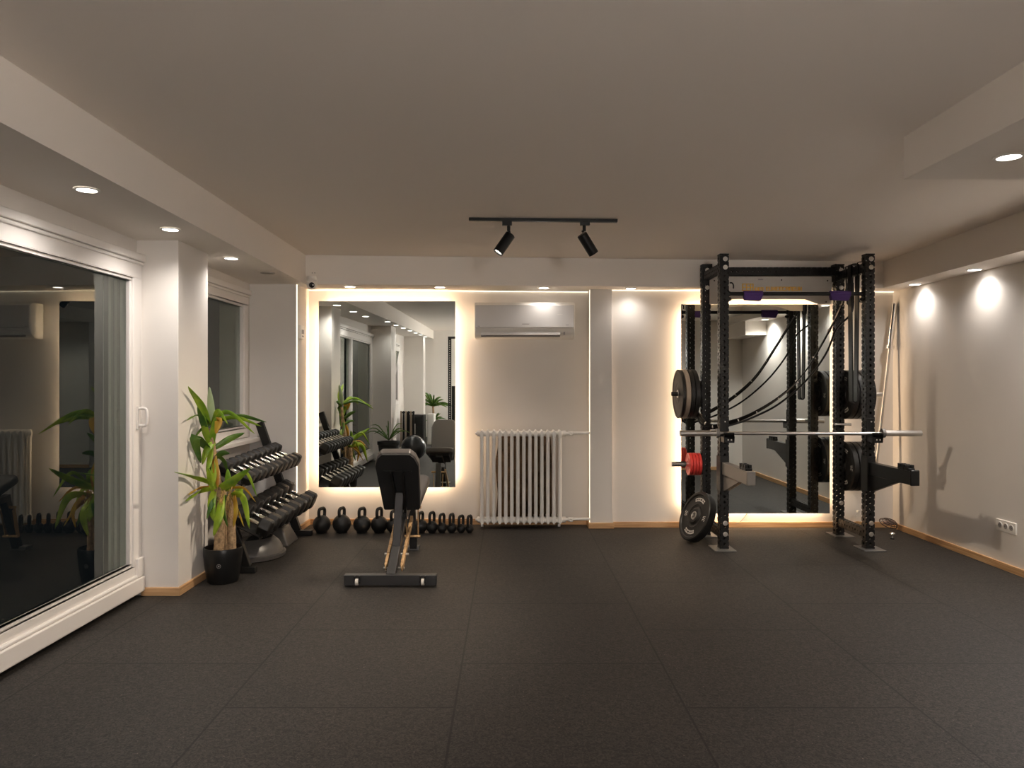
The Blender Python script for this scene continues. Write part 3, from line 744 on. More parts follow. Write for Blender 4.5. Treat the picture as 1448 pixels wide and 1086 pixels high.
# J cups
for x in (RX0, RX1):
    a = MB().box(x - 0.002, x + PW * 0.86, YF1 - 0.012, YF1 - 0.001, 0.905, 1.105)
    a.box(x + 0.002, x + PW + 0.012, YF1 - 0.115, YF1 - 0.012, 0.905, 0.955)
    a.box(x + 0.002, x + PW + 0.012, YF1 - 0.115, YF1 - 0.100, 0.955, 0.99)
    jc = a.build('j_cup', 'blacksatin', rack, bevel=0.004)
    for a0, y0_, z0_, l_ in ((0.04, YF1 - 0.016, 1.075, 0.004), (0.035, YF1 - 0.117, 0.93, 0.002), (0.062, YF1 - 0.117, 0.93, 0.002)):
        MB().cyl((x + a0, y0_, z0_), (x + a0, y0_ + l_, z0_), 0.006, 10).build('pin', 'zinc', jc)
# spotter arms reaching towards the camera
for x, m_, endm in ((1.786, 'black', 'armgrey'), (3.014, 'black', 'blacksatin')):
    y0 = 5.53; z1, z0 = 0.735, 0.632
    a = MB().box(x, x + 0.062, y0 + 0.02, YF1 - 0.004, z0, z1)
    a.prism([(YF1 - 0.004, z0), (YF1 - 0.004, z0 - 0.14), (YF1 - 0.06, z0 - 0.13), (y0 + 0.25, z0 - 0.012), (y0 + 0.18, z0)], (x + 0.012, 0, 0), (0, 1, 0), (0, 0, 1), (0.038, 0, 0))
    arm = a.build('spotter_arm', 'armgrey' if x < 2 else 'blacksatin', rack, bevel=0.004)
    MB().box(x - 0.018, x - 0.012, YF1 - 0.03, YF1 + PW + 0.004, z0 - 0.14, z1 + 0.05).box(x - 0.018, x + 0.06, YF1 - 0.018, YF1 - 0.012, z0 - 0.14, z1 + 0.05).build('arm_bracket', 'black', arm)
    MB().box(x - 0.003, x + 0.065, y0, y0 + 0.02, z0 - 0.003, z1 + (0.012 if x > 2 else 0.003)).build('end_cap', endm, arm, bevel=0.006)
    b = MB()
    for k in range(3):
        for j in (0, 1):
            b.box(x + 0.004 + 0.03 * j, x + 0.026 + 0.03 * j, y0 + 0.06 + k * 0.055, y0 + 0.095 + k * 0.055, z1, z1 + 0.045)
    b.box(x + 0.006, x + 0.056, y0 + 0.05, y0 + 0.21, z1, z1 + 0.02)
    b.build('toothed_rest', 'blacksatin', arm, bevel=0.003)
# storage pegs
pegs = []
def peg(x0, x1, y, z, m='chrome', r=0.024):
    o = MB().cyl((x0, y, z), (x1, y, z), r, 20).cyl((x0, y, z), (x0 + (0.012 if x1 > x0 else -0.012), y, z), 0.04, 20).build('storage_peg', m, rack, smooth=40)
    return o
YPG = YR1 + PW / 2
ZU, ZL = 1.297, 0.633
peg(RX1 + PW, RX1 + PW + 0.36, YPG, 1.29); peg(RX1 + PW, RX1 + PW + 0.36, YPG, ZL)
peg(RX0, 1.500, YPG, 1.297, 'black', 0.02); peg(RX0, 1.500, YPG, 0.652, 'chrome', 0.024)
MB().cyl((RX1 - 0.02, YR1 - 0.02, 1.02), (RX1 + PW + 0.05, YR1 - 0.02, 1.02), 0.011, 14).build('safety_pin', 'zinc', rack, smooth=40)

# ------------------------------------------------------------------ plates
def plate_mesh(rad, th, mname, mark=False, hubm='steel', name='bumper_plate', label='', group=None, cat='weight plate'):
    """built at origin, axis X, outer face towards -X"""
    t = thing(name, label, cat, (0, 0, 0), group)
    h = th / 2
    pr = [(-h * 0.86, 0.026), (-h, 0.05), (-h, 0.062), (-h * 0.62, rad * 0.36), (-h * 0.62, rad * 0.42), (-h * 0.78, rad * 0.47), (-h * 0.7, rad * 0.52), (-h * 0.7, rad * 0.84), (-h * 0.98, rad * 0.88), (-h * 0.98, rad * 0.965), (-h * 0.8, rad)]
    if rad < 0.12: pr = [(-h, 0.026), (-h, rad * 0.5), (-h * 0.75, rad * 0.55), (-h * 0.75, rad * 0.8), (-h, rad * 0.86), (-h, rad * 0.95), (-h * 0.8, rad)]
    pr = pr + [(-a, b2) for a, b2 in pr[::-1]]
    pr.append(pr[0])
    MB().lathe((0, 0, 0), (1, 0, 0), pr, 48, caps=False).build('disc', mname, t, smooth=32)
    MB().lathe((0, 0, 0), (1, 0, 0), [(-h * 0.95, 0.0255), (-h * 1.06, 0.028), (-h * 1.06, 0.036), (-h * 0.9, 0.038), (h * 0.9, 0.038), (h * 1.06, 0.036), (h * 1.06, 0.028), (h * 0.95, 0.0255), (-h * 0.95, 0.0255)], 28, caps=False).build('hub_ring', hubm, t, smooth=40)
    if mark:
        mb = MB()
        def stroke(th0, th1, r0, r1):
            x = -h * 0.7 - 0.0012; q = []
            st = 3
            for r in (r0, r1):
                for k in range(st + 1):
                    a = th0 + (th1 - th0) * k / st
                    q.append((x, math.cos(a) * r, math.sin(a) * r))
            mb.add(q, [(k, k + 1, st + 2 + k, st + 1 + k) for k in range(st)])
        random.seed(3)
        for cen in (PI / 2, -PI / 2):
            for k in range(9):
                a = cen + (k - 4) * 0.115
                stroke(a - 0.045, a + 0.045, rad * 0.60, rad * 0.64)
                stroke(a - 0.045, a + 0.045, rad * 0.70, rad * 0.74)
                if k % 2 == 0: stroke(a - 0.045, a - 0.015, rad * 0.60, rad * 0.74)
                if k % 3 == 0: stroke(a + 0.02, a + 0.045, rad * 0.60, rad * 0.74)
        for cen in (0, PI):
            for k in (-1, 1):
                a = cen + k * 0.085
                stroke(a - 0.06, a + 0.06, rad * 0.60, rad * 0.63); stroke(a - 0.06, a - 0.03, rad * 0.60, rad * 0.76)
                stroke(a + 0.03, a + 0.06, rad * 0.60, rad * 0.76) if k < 0 else stroke(a - 0.06, a + 0.06, rad * 0.73, rad * 0.76)
        mb.build('raised_markings', 'mark', t, solid=0.0008)
    return t
# right stacks
def stack(proto, x_first, y, z, ths, lab_pos, where, group, zoff=0.0):
    out = []; x = x_first
    for i, th in enumerate(ths):
        sc = proto
        o = dup(sc, (x + th / 2, y, z - zoff), (random.uniform(-1, 1), 0, 0), group=group)
        o.scale = (th / 0.05, 1, 1)
        o['label'] = f'black bumper plate {where}, {lab_pos[i]}'
        x += th + 0.003; out.append(o)
    return out
proto_big = plate_mesh(0.225, 0.05, 'bumper', True, label='proto')
order4 = ['innermost', 'second out', 'third out', 'outermost']
random.seed(11)
stack(proto_big, RX1 + PW + 0.004, YPG, 1.29, [0.052, 0.045, 0.05, 0.045], order4, 'on the upper peg beside the corner', 'plates on the upper corner peg')
stack(proto_big, RX1 + PW + 0.004, YPG, ZL, [0.05, 0.05, 0.045, 0.04], order4, 'on the lower peg beside the corner', 'plates on the lower corner peg')
# left upper stack (from the upright outwards: two small, then big)
xx = RX0 - 0.014
proto_small = plate_mesh(0.125, 0.018, 'bumper', False, label='proto')
for i, lab in enumerate(('small thin black plate against the rear upright on the upper mirror-side peg', 'small thin black plate second from the rear upright on the upper mirror-side peg')):
    th = 0.022; o = dup(proto_small, (xx - th / 2, YPG, 1.297), group='small plates on the upper mirror-side peg', label=lab); xx -= th + 0.002
seq = [(0.042, 'bumper'), (0.036, 'bumper'), (0.044, 'taupe'), (0.03, 'bumper')]
proto_taupe = plate_mesh(0.225, 0.05, 'taupe', False, label='proto')
proto_plain = plate_mesh(0.225, 0.05, 'bumper', False, label='proto')
labs = ['black bumper plate next to the small plates on the mirror-side peg', 'black bumper plate between its twin and the taupe plate', 'taupe-edged bumper plate in the stack on the mirror-side peg', 'outermost dark plate facing the open room on the mirror-side peg']
for (th, mm), lab in zip(seq, labs):
    o = dup(proto_taupe if mm == 'taupe' else proto_plain, (xx - th / 2, YPG, 1.297), (0.3, 0, 0), group='large plates on the mirror-side peg', label=lab)
    o.scale = (th / 0.05, 1, 1); xx -= th + 0.002
# red change plates
proto_red = plate_mesh(0.103, 0.026, 'red', False, hubm='red', label='proto')
xx = RX0 - 0.014
for i, lab in enumerate(('innermost of the four small red plates, touching the upright', 'second small red plate from the upright', 'third small red plate from the upright', 'outermost small red plate with its round face showing')):
    dup(proto_red, (xx - 0.0135, YPG, 0.652), group='small red plates', label=lab); xx -= 0.028
for pr in (proto_big, proto_small, proto_taupe, proto_plain, proto_red):
    kids = list(pr.children)
    for k in kids:
        for g in list(k.children): bpy.data.objects.remove(g)
        bpy.data.objects.remove(k)
    bpy.data.objects.remove(pr)
# leaning plate
lp = plate_mesh(0.225, 0.075, 'bumper', True, label='thick black bumper plate leaning on the floor against the power rack')
lp['label'] = 'thick black bumper plate leaning on the floor against the power rack'
az = math.atan2(-0.342, -0.94)           # where the marked face looks
nrm = Vector((-0.965 * math.cos(0.40), -0.26 * math.cos(0.40), math.sin(0.40))).normalized()
xax = -nrm; zax = (Vector((0, 0, 1)) - xax * xax.z).normalized(); yax = zax.cross(xax)
lp.rotation_euler = Matrix((xax, yax, zax)).transposed().to_euler()
lp.location = (1.66, 6.50, 0.225 * zax.z + 0.0375 * abs(xax.z) - 0.001)

# ------------------------------------------------------------------ barbells
bz = 0.982; byy = 6.135
t = thing('barbell', 'long steel barbell resting across the front hooks of the power rack', 'barbell', (2.42, byy, bz))
MB().cyl((1.72, byy, bz), (3.12, byy, bz - 0.004), 0.0145, 20).build('shaft', 'steel', t, smooth=40)
for s_, xc, xe in ((-1, 1.735, 1.425), (1, 3.108, 3.425)):
    sl = MB().cyl((xc, byy, bz), (xe, byy, bz - 0.001), 0.025, 24).build('sleeve', 'steel', t, smooth=40)
    MB().lathe((xc - 0.012, byy, bz), (1, 0, 0), [(0, 0.03), (0, 0.038), (0.024, 0.038), (0.024, 0.03)], 24).build('collar', 'greymetal', sl, smooth=40)
pb0 = Vector((3.43, 7.03, 0.0)); pb1 = Vector((3.69, 7.06, 2.155)); dd = (pb1 - pb0).normalized()
t = thing('barbell', 'chrome barbell leaning upright in the glowing wall corner', 'barbell', pb0)
LB = (pb1 - pb0).length
MB().cyl(pb0 + dd * 0.42, pb1 - dd * 0.40, 0.0145, 18).build('shaft', 'steel', t, smooth=40)
for a, b2, c in ((pb0 + dd * 0.012, pb0 + dd * 0.42, pb0 + dd * 0.42), (pb1, pb1 - dd * 0.42, pb1 - dd * 0.42)):
    sl = MB().cyl(a, b2, 0.025, 22).build('sleeve', 'chrome', t, smooth=40)
    MB().lathe(c - dd * 0.015, dd, [(0, 0.028), (0, 0.04), (0.03, 0.04), (0.03, 0.028)], 22).build('collar', 'chrome', sl, smooth=40)

# ------------------------------------------------------------------ resistance bands
def ribbon(pts, wid, thk, wdir):
    """flat strap through pts, width along wdir"""
    P = [Vector(p) for p in pts]; mb = MB(); vs = []; n_ = len(P)
    for i, p in enumerate(P):
        d_ = (P[min(i + 1, n_ - 1)] - P[max(i - 1, 0)]).normalized(); wd = Vector(wdir); wd = (wd - d_ * wd.dot(d_)).normalized(); nn = d_.cross(wd)
        vs += [p + wd * wid / 2 + nn * thk / 2, p - wd * wid / 2 + nn * thk / 2, p - wd * wid / 2 - nn * thk / 2, p + wd * wid / 2 - nn * thk / 2]
    fs = [(0, 1, 2, 3), tuple((n_ - 1) * 4 + k for k in (3, 2, 1, 0))]
    for i in range(n_ - 1):
        for k in range(4):
            k2 = (k + 1) % 4; fs.append((i * 4 + k, (i + 1) * 4 + k, (i + 1) * 4 + k2, i * 4 + k2))
    return mb.add(vs, fs)
def px_path(lst, n=8): return smoothpts([W(*p) for p in lst], n)
A = px_path([(1200, 400, 6.62), (1190, 432, 6.55), (1166, 480, 6.50), (1135, 530, 6.48), (1100, 563, 6.48), (1060, 587, 6.50), (1030, 598, 6.55), (1008, 603, 6.60), (995, 596, 6.66), (986, 584, 6.72)])
t = thing('resistance_band', 'wide black banded strap drooping from the rack top to the stacked plates', 'resistance band', A[0], 'straps slung across the rack')
ribbon(A, 0.038, 0.010, (0.3, -0.6, 0.7)).build('strap', 'blacksatin', t, smooth=50)
mb = MB()
for i in range(8, len(A) - 10, 6):
    d_ = (A[i + 1] - A[i - 1]).normalized(); mb.cyl(A[i] - d_ * 0.004, A[i] + d_ * 0.004, 0.017, 10)
mb.build('band_ties', 'mark', t)
B = px_path([(1206, 400, 6.70), (1205, 440, 6.66), (1183, 465, 6.62), (1168, 500, 6.60), (1140, 538, 6.58), (1100, 572, 6.58), (1060, 592, 6.6), (1030, 602, 6.62), (1006, 606, 6.66), (992, 600, 6.7), (985, 588, 6.73)])
t = thing('resistance_band', 'thin black cord drooping just below the wide strap across the rack', 'resistance band', B[0], 'straps slung across the rack')
MB().tube(B, 0.009, 8).build('cord', 'blacksatin', t, smooth=50)
hang = [((1208, 6.50), 392, 566, 0.065, 'widest black loop band hanging down in front of the corner plates'),
        ((1199, 6.58), 394, 428, 0.016, 'short narrow black loop hanging below the rack top, nearer the rear upright'),
        ((1216, 6.36), 392, 424, 0.014, 'short narrow black loop hanging below the rack top, nearer the front upright')]
for (px, Y), ya, yb, wd, lab in hang:
    a = W(px, ya, Y); b = W(px - 1, yb, Y)
    xm = RX1 + PW / 2
    t = thing('loop_band', lab, 'resistance band', (xm, Y, a.z), 'loop bands hung from the rack top')
    loop = []
    zt_, zb_ = 2.375 + 0.045, b.z
    for k in range(9): an = PI * k / 8; loop.append((xm + 0.034 * math.cos(an), Y, zt_ + 0.008 + 0.012 * math.sin(an)))
    for k in range(9): an = PI + PI * k / 8; loop.append((xm + 0.02 * math.cos(an), Y, zb_ + 0.02 * math.sin(an)))
    loop.append(loop[0])
    ribbon(loop, wd, 0.012 if wd > 0.03 else 0.007, (0, 1, 0)).build('loop', 'blacksatin', t, smooth=50)

# ------------------------------------------------------------------ small floor things by the rack
t = thing('wire_basket', 'oval brown wire basket with cloth lying in the glowing corner', 'basket', (3.57, 6.98, 0))
bc = W(1256, 742, 6.95); e1 = Vector((0.92, -0.1, -0.36)).normalized(); e2 = Vector((0.25, 0.55, 0.8)).normalized(); e2 = (e2 - e1 * e2.dot(e1)).normalized(); e3 = e1.cross(e2)
bc.z = max(bc.z, 0.075)
rim = lambda s_, off: [bc + e1 * 0.085 * s_ * math.cos(2 * PI * k / 28) + e2 * 0.042 * s_ * math.sin(2 * PI * k / 28) + e3 * off for k in range(28)]
mb = MB().tube(rim(1, 0), 0.0045, 8, True).tube(rim(0.85, 0.03), 0.003, 6, True).tube(rim(0.6, 0.05), 0.003, 6, True)
for k in range(0, 28, 2):
    mb.tube([rim(1, 0)[k], rim(0.85, 0.03)[k], rim(0.6, 0.05)[k], rim(0.6, 0.05)[(k + 14) % 28]], 0.002, 5)
mb.build('wire_frame', 'wirebrown', t, smooth=50)
MB().sphere(bc + e3 * 0.02, 0.03, 16, 8, sx=2.0, sy=0.9, sz=0.8).build('cloth_lining', 'softred', t, smooth=60)
bx = W(1262, 767, 6.62)
t = thing('door_stop_bolt', 'small shiny mushroom-headed metal fitting standing on the floor by the corner', 'bolt', (bx.x, 6.62, 0))
MB().lathe((bx.x, 6.62, 0), (0, 0, 1), [(0, 0.014), (0.006, 0.015), (0.008, 0.009), (0.045, 0.008), (0.047, 0.024), (0.056, 0.020), (0.062, 0.0)], 20).build('shank', 'chrome', t, smooth=40)
MB().lathe((bx.x, 6.62, 0.0), (0, 0, 1), [(0, 0.017), (0.007, 0.017), (0.008, 0.0155)], 20).build('rubber_foot', 'rubber', t, smooth=40)
gx = W(1214, 744, 7.05)
t = thing('water_bottle', 'clear bottle standing at the wall behind the rack foot', 'bottle', (gx.x, 7.05, 0))
MB().lathe((gx.x, 7.05, 0), (0, 0, 1), [(0, 0.034), (0.11, 0.034), (0.135, 0.026), (0.15, 0.014), (0.165, 0.013)], 24).build('bottle_body', 'clear', t, smooth=40)
MB().lathe((gx.x, 7.05, 0.165), (0, 0, 1), [(0, 0.016), (0.016, 0.016)], 18).build('cap', 'mark', t, smooth=40)
MB().lathe((gx.x, 7.05, 0.03), (0, 0, 1), [(0, 0.0345), (0.04, 0.0345)], 24, caps=False).build('label_band', 'brass', t, smooth=40)
cab = [W(1058, 726, 7.13), W(1054, 733, 7.135), W(1046, 741, 7.13), W(1041, 744, 7.12)]
tag(MB().tube(smoothpts([(cab[0].x, 7.138, 0.15), (cab[1].x, 7.142, 0.11), (cab[2].x, 7.135, 0.05), (cab[3].x, 7.127, 0.045)], 5), 0.003, 6).build('mirror_cable', 'taupe', smooth=50), 'thin cable drooping from the bottom edge of the large mirror', 'cable')

# ================================================================== KETTLEBELLS
kb = [(455, 25, 717), (483.3, 26, 717), (511.9, 24.5, 717), (536.4, 24, 717), (556.5, 20.5, 721), (577, 19.5, 722), (595.1, 19, 723), (610.8, 16.5, 723), (625, 14.5, 725.5), (638.7, 14, 725.5), (652, 12.5, 728), (664, 11.8, 728)]
ords = ['first', 'second', 'third', 'fourth', 'fifth', 'sixth', 'seventh', 'eighth', 'ninth', 'tenth', 'eleventh', 'last']
for i, (px, wpx, ytop) in enumerate(kb):
    Y = 6.90 - 0.0 * i; r = wpx / 2 * Y / F; x = (px - 719) * Y / F; hgt = H + (539 - ytop) * Y / F
    hgt = max(hgt, 2 * r + 0.07)
    lab = (f'{ords[i]} kettlebell in the row counted from the dumbbell rack' if i < 11 else 'smallest kettlebell ending the row beside the radiator')
    if i == 0: lab = 'large black kettlebell at the dumbbell rack end of the row'
    t = thing('kettlebell', lab if i in (0, 11) else ('large ' if i < 4 else 'medium ' if i < 8 else 'small ') + 'black ' + lab, 'kettlebell', (x, Y, 0), 'kettlebells lined up under the mirror')
    zc = r * 0.97
    MB().lathe((x, Y, 0), (0, 0, 1), [(0, r * 0.55), (0.004, r * 0.6)] + [(zc + r * math.sin(a), r * math.cos(a)) for a in [(-0.92 + 2.42 * k / 16) for k in range(17)]], 32).build('bell', 'castiron', t, smooth=50)
    rot = math.radians(247 + 4 * math.sin(i * 2.3)); hu = Vector((math.cos(rot), math.sin(rot), 0)); hr = 0.0115 + r * 0.04
    hw = 0.036 + r * 0.10; zt_ = hgt - hr; zb_ = zc + r * 0.72
    pts = [(hw * 0.80, zb_ - 0.01), (hw * 0.98, zb_ + (zt_ - zb_) * 0.45), (hw * 0.93, zb_ + (zt_ - zb_) * 0.8), (hw * 0.6, zt_), (0, zt_ + 0.001), (-hw * 0.6, zt_), (-hw * 0.93, zb_ + (zt_ - zb_) * 0.8), (-hw * 0.98, zb_ + (zt_ - zb_) * 0.45), (-hw * 0.80, zb_ - 0.01)]
    MB().tube(smoothpts([Vector((x, Y, 0)) + hu * a + Vector((0, 0, b)) for a, b in pts], 4), hr, 12).build('handle', 'castiron', t, smooth=50)

# ================================================================== BENCH
BX = -0.795
t = thing('weight_bench', 'adjustable weight bench with raised backrest standing before the mirror', 'weight bench', (BX, 5.6, 0))
MB().box(-1.130, -0.495, 5.07, 5.135, 0.012, 0.082).build('rear_crossbar', 'benchgrey', t, bevel=0.003)
for px in (505, 598):
    x = (px - 719) * 5.06 / F
    wl = MB().cyl((x - 0.010, 5.055, 0.040), (x + 0.010, 5.055, 0.040), 0.022, 20).build('wheel', 'mark', t, smooth=40)
    MB().cyl((x - 0.024, 5.055, 0.040), (x + 0.024, 5.055, 0.040), 0.006, 10).box(x - 0.018, x - 0.013, 5.04, 5.072, 0.03, 0.08).box(x + 0.013, x + 0.018, 5.04, 5.072, 0.03, 0.08).build('axle', 'blacksatin', wl)
MB().beam((-0.812, 5.11, 0.06), (-0.802, 5.60, 0.39), 0.062, 0.06).build('main_beam', 'benchgrey', t, bevel=0.004)
MB().beam((-0.806, 5.32, 0.225), (BX, 5.40, 0.60), 0.058, 0.03, up=(0, 1, 0)).build('back_support', 'benchgrey', t, bevel=0.004)
MB().beam((BX, 5.55, 0.40), (BX, 6.08, 0.46), 0.06, 0.05).beam((BX + 0.0, 6.05, 0.44), (BX - 0.0, 6.20, 0.02), 0.06, 0.06, up=(0, 1, 0)).build('front_leg', 'benchgrey', t, bevel=0.004)
MB().box(BX - 0.09, BX + 0.045, 6.17, 6.26, 0, 0.03).build('front_foot', 'greymetal', t, bevel=0.003)
for s_, p0, p1 in ((-1, (-0.868, 5.24, 0.10), (-0.858, 5.62, 0.33)), (1, (-0.752, 5.22, 0.10), (-0.748, 5.72, 0.355))):
    p0, p1 = Vector(p0), Vector(p1)
    mb = MB().beam(p0, p1, 0.020, 0.045)
    d_ = (p1 - p0).normalized(); up_ = Vector((0, -d_.z, d_.y))
    for k in range(5):
        c = p0 + d_ * (0.05 + 0.085 * k) + up_ * 0.021
        mb.obox(c, (1, 0, 0), d_, up_, 0.020, 0.045, 0.012)
    mb.cyl(p0 + Vector((-0.004, 0, 0)), p0 + Vector((0.004, 0, 0)), 0.028, 18)
    mb.build('ladder_plate', 'brass', t, bevel=0.001)
MB().cyl((-0.895, 5.34, 0.165), (-0.72, 5.34, 0.165), 0.009, 12).cyl((-0.885, 5.235, 0.09), (-0.735, 5.235, 0.09), 0.009, 12).build('locking_rod', 'zinc', t, smooth=40)
sp = MB().beam((BX + 0.052, 6.08, 0.36), (BX + 0.046, 6.14, 0.12), 0.007, 0.035, up=(0, 1, 0)).beam((BX - 0.052, 6.08, 0.36), (BX - 0.046, 6.14, 0.12), 0.007, 0.035, up=(0, 1, 0)).cyl((BX - 0.065, 6.12, 0.13), (BX + 0.065, 6.12, 0.13), 0.010, 12).cyl((BX - 0.08, 6.06, 0.38), (BX + 0.08, 6.06, 0.38), 0.012, 12)
sp.build('seat_bracket', 'brass', t)
# pads
def pad(name, c0, c1, outline, th, nrm, parent, m='vinyl'):
    """outline list of (t 0..1 along c0->c1, halfwidth)"""
    c0, c1 = Vector(c0), Vector(c1); d_ = (c1 - c0); L_ = d_.length; d_.normalize(); nrm = Vector(nrm); nrm = (nrm - d_ * nrm.dot(d_)).normalized(); sd = d_.cross(nrm)
    poly = [(a * L_, b) for a, b in outline] + [(a * L_, -b) for a, b in outline[::-1]]
    return MB().prism(poly, c0, d_, sd, nrm * th).build(name, m, parent, bevel=0.018, seg=4)
b0 = Vector((BX, 5.52, 0.455)); b1 = Vector((BX, 5.20, 0.905)); nb_ = Vector((0, 0.815, 0.58))
ol = [(0, 0.130), (0.02, 0.137), (0.55, 0.152), (0.80, 0.158), (0.93, 0.135), (1.0, 0.10)]
bk = pad('backrest', b0, b1, ol, 0.06, nb_, t)
b0b = b0 - nb_.normalized() * 0.008 + (b1 - b0) * 0.01; b1b = b1 - nb_.normalized() * 0.008 - (b1 - b0) * 0.012
d_ = (b1b - b0b).normalized()
poly = [(a * (b1b - b0b).length, b * 0.965) for a, b in ol]; poly += [(a, -b) for a, b in poly[::-1]]
sd = d_.cross(nb_.normalized())
MB().prism(poly, b0b, d_, sd, nb_.normalized() * 0.012).build('backing_board', 'vinylback', bk)
mb = MB()
for s_ in (-1, 1): mb.beam(b0 + sd * 0.028 * s_ - nb_.normalized() * 0.022, b0 + (b1 - b0) * 0.72 + sd * 0.042 * s_ - nb_.normalized() * 0.022, 0.018, 0.028, up=nb_)
cA = b0 + (b1 - b0) * 0.72 - nb_.normalized() * 0.014
mb.cyl(cA - sd * 0.10, cA + sd * 0.10, 0.005, 10)
mb.build('back_rails', 'blacksatin', bk)
s0 = Vector((BX, 5.62, 0.455)); s1 = Vector((BX, 6.02, 0.60)); ns = Vector((0, -0.34, 0.94))
st = pad('seat', s0, s1, [(0, 0.11), (0.06, 0.13), (0.5, 0.145), (0.85, 0.16), (0.95, 0.15), (1.0, 0.11)], 0.065, ns, t)
d_ = (s1 - s0).normalized(); sd = Vector((1, 0, 0))
MB().obox((s0 + s1) / 2 - ns.normalized() * 0.012, sd, d_, ns, 0.22, 0.34, 0.02).obox((s0 + s1) / 2 - ns.normalized() * 0.03, sd, d_, ns, 0.07, 0.34, 0.03).build('seat_board', 'vinylback', st)

# ================================================================== DUMBBELL RACK
t = thing('dumbbell_rack', 'black two-tier rack holding hex dumbbells under the window', 'dumbbell rack', (-2.1, 6.1, 0))
YN, YFR = 5.46, 6.78
for y in (YN, YFR):
    f = MB().box(-2.33, (-1.864 if y == YN else -1.80), y - 0.03, y + 0.03, 0, 0.048)
    f.beam((-1.935, y, 0.04), (-2.285, y, 1.035), 0.05, 0.07, up=(1, 0, 0))
    f.build('side_frame', 'black', t, bevel=0.004)
tiers = [(-1.965, 0.645, -2.215, 0.772), (-1.835, 0.262, -2.115, 0.395)]
for (xf, zf, xb, zb_) in tiers:
    a = MB(); L_ = YFR - YN + 0.04; yc = (YN + YFR) / 2
    v = Vector((xb - xf, 0, zb_ - zf)).normalized(); nn = Vector((v.z, 0, -v.x)) * 1.0
    c = Vector(((xf + xb) / 2, yc, (zf + zb_) / 2))
    wlen = (Vector((xf, 0, zf)) - Vector((xb, 0, zb_))).length
    a.obox(c, v, (0, 1, 0), nn, wlen, L_, 0.006)
    a.obox(Vector((xf, yc, zf + 0.008)), (1, 0, 0), (0, 1, 0), (0, 0, 1), 0.006, L_, 0.045)
    a.obox(Vector((xb, yc, zb_ - 0.01)), (1, 0, 0), (0, 1, 0), (0, 0, 1), 0.006, L_, 0.02)
    a.build('tray', 'black', t)
def dumbbell(L, R, hl):
    d_ = thing('hex_dumbbell', 'proto', 'dumbbell', (0, 0, 0))
    for s_ in (-1, 1):
        pr = [(0, R * 0.55), (0.004, R * 0.8), (0.014, R), (hl - 0.018, R), (hl - 0.004, R * 0.84), (hl, R * 0.6), (hl, 0)]
        MB().lathe((s_ * (L / 2 - hl), 0, 0), (s_, 0, 0), pr, 6).build('head', 'rubber', d_, bevel=0.004)
    h = L / 2 - hl + 0.003
    MB().lathe((-h, 0, 0), (1, 0, 0), [(0, 0.015), (h * 0.35, 0.0135), (h * 0.7, 0.0165), (h, 0.0175), (h * 1.3, 0.0165), (h * 1.65, 0.0135), (2 * h, 0.015)], 16).build('handle', 'chrome', d_, smooth=40)
    return d_
def tier_fill(n, L0, L1, R0, R1, hl0, hl1, tier, where, group):
    xf, zf, xb, zb_ = tier
    v = Vector((xb - xf, 0, zb_ - zf)).normalized(); nn = Vector((v.z, 0, -v.x))
    if nn.z < 0: nn = -nn
    for i in range(n):
        f = i / (n - 1); L = L0 + (L1 - L0) * f; R = R0 + (R1 - R0) * f
        d_ = dumbbell(L, R, hl0 + (hl1 - hl0) * f)
        y = YFR - 0.085 - (YFR - YN - 0.12) * f
        c = Vector((xf, y, zf)) + v * (L / 2 - 0.045) + nn * (R * 0.87 + 0.008)
        d_.location = c; d_.rotation_euler = (0, math.atan2(v.z, -v.x), 0)
        nth = ['end', 'second', 'third', 'fourth', 'fifth', 'sixth', 'seventh', 'eighth', 'ninth', 'tenth', 'eleventh'][i]
        d_['label'] = (f'black hex dumbbell on the {where} tier, nearest the corner pier' if i == 0 else f'black hex dumbbell on the {where} tier, {nth} from the corner pier')
        d_['group'] = group
tier_fill(10, 0.295, 0.265, 0.0665, 0.058, 0.095, 0.08, tiers[0], 'upper', 'dumbbells on the upper tier')
tier_fill(8, 0.345, 0.315, 0.0845, 0.074, 0.115, 0.10, tiers[1], 'lower', 'dumbbells on the lower tier')

# domes under the rack
t = thing('balance_dome', 'grey half-ball balance trainer on the floor under the dumbbell rack', 'balance trainer', (-2.10, 5.98, 0))
MB().lathe((-2.10, 5.98, 0), (0, 0, 1), [(0, 0.27), (0.008, 0.285), (0.035, 0.288), (0.042, 0.275)], 48).build('rim', 'domegrey', t, smooth=40)
MB().lathe((-2.10, 5.98, 0.04), (0, 0, 1), [(0, 0.272), (0.03, 0.262), (0.075, 0.235), (0.12, 0.185)], 48, caps=False).build('dome_wall', 'domegrey', t, smooth=50)
MB().lathe((-2.10, 5.98, 0.16), (0, 0, 1), [(0, 0.185), (0.02, 0.14), (0.03, 0.08), (0.034, 0)], 48, caps=False).build('dome_top', 'domeblack', t, smooth=50)
t = thing('step_platform', 'grey sloped step block under the dumbbell rack, behind the balance trainer', 'step platform', (-2.05, 6.47, 0))
mb = MB(); vs = [(-2.28, 6.30, 0), (-1.875, 6.30, 0), (-1.875, 6.62, 0), (-2.28, 6.62, 0), (-2.22, 6.35, 0.15), (-1.945, 6.35, 0.15), (-1.945, 6.57, 0.15), (-2.22, 6.57, 0.15)]
mb.add(vs, [(0, 3, 2, 1), (4, 5, 6, 7), (0, 1, 5, 4), (1, 2, 6, 5), (2, 3, 7, 6), (3, 0, 4, 7)]).build('step_body', 'domegrey', t, bevel=0.015, seg=3)
MB().box(-2.21, -1.955, 6.36, 6.56, 0.149, 0.156).build('grip_top', 'domeblack', t, bevel=0.002)

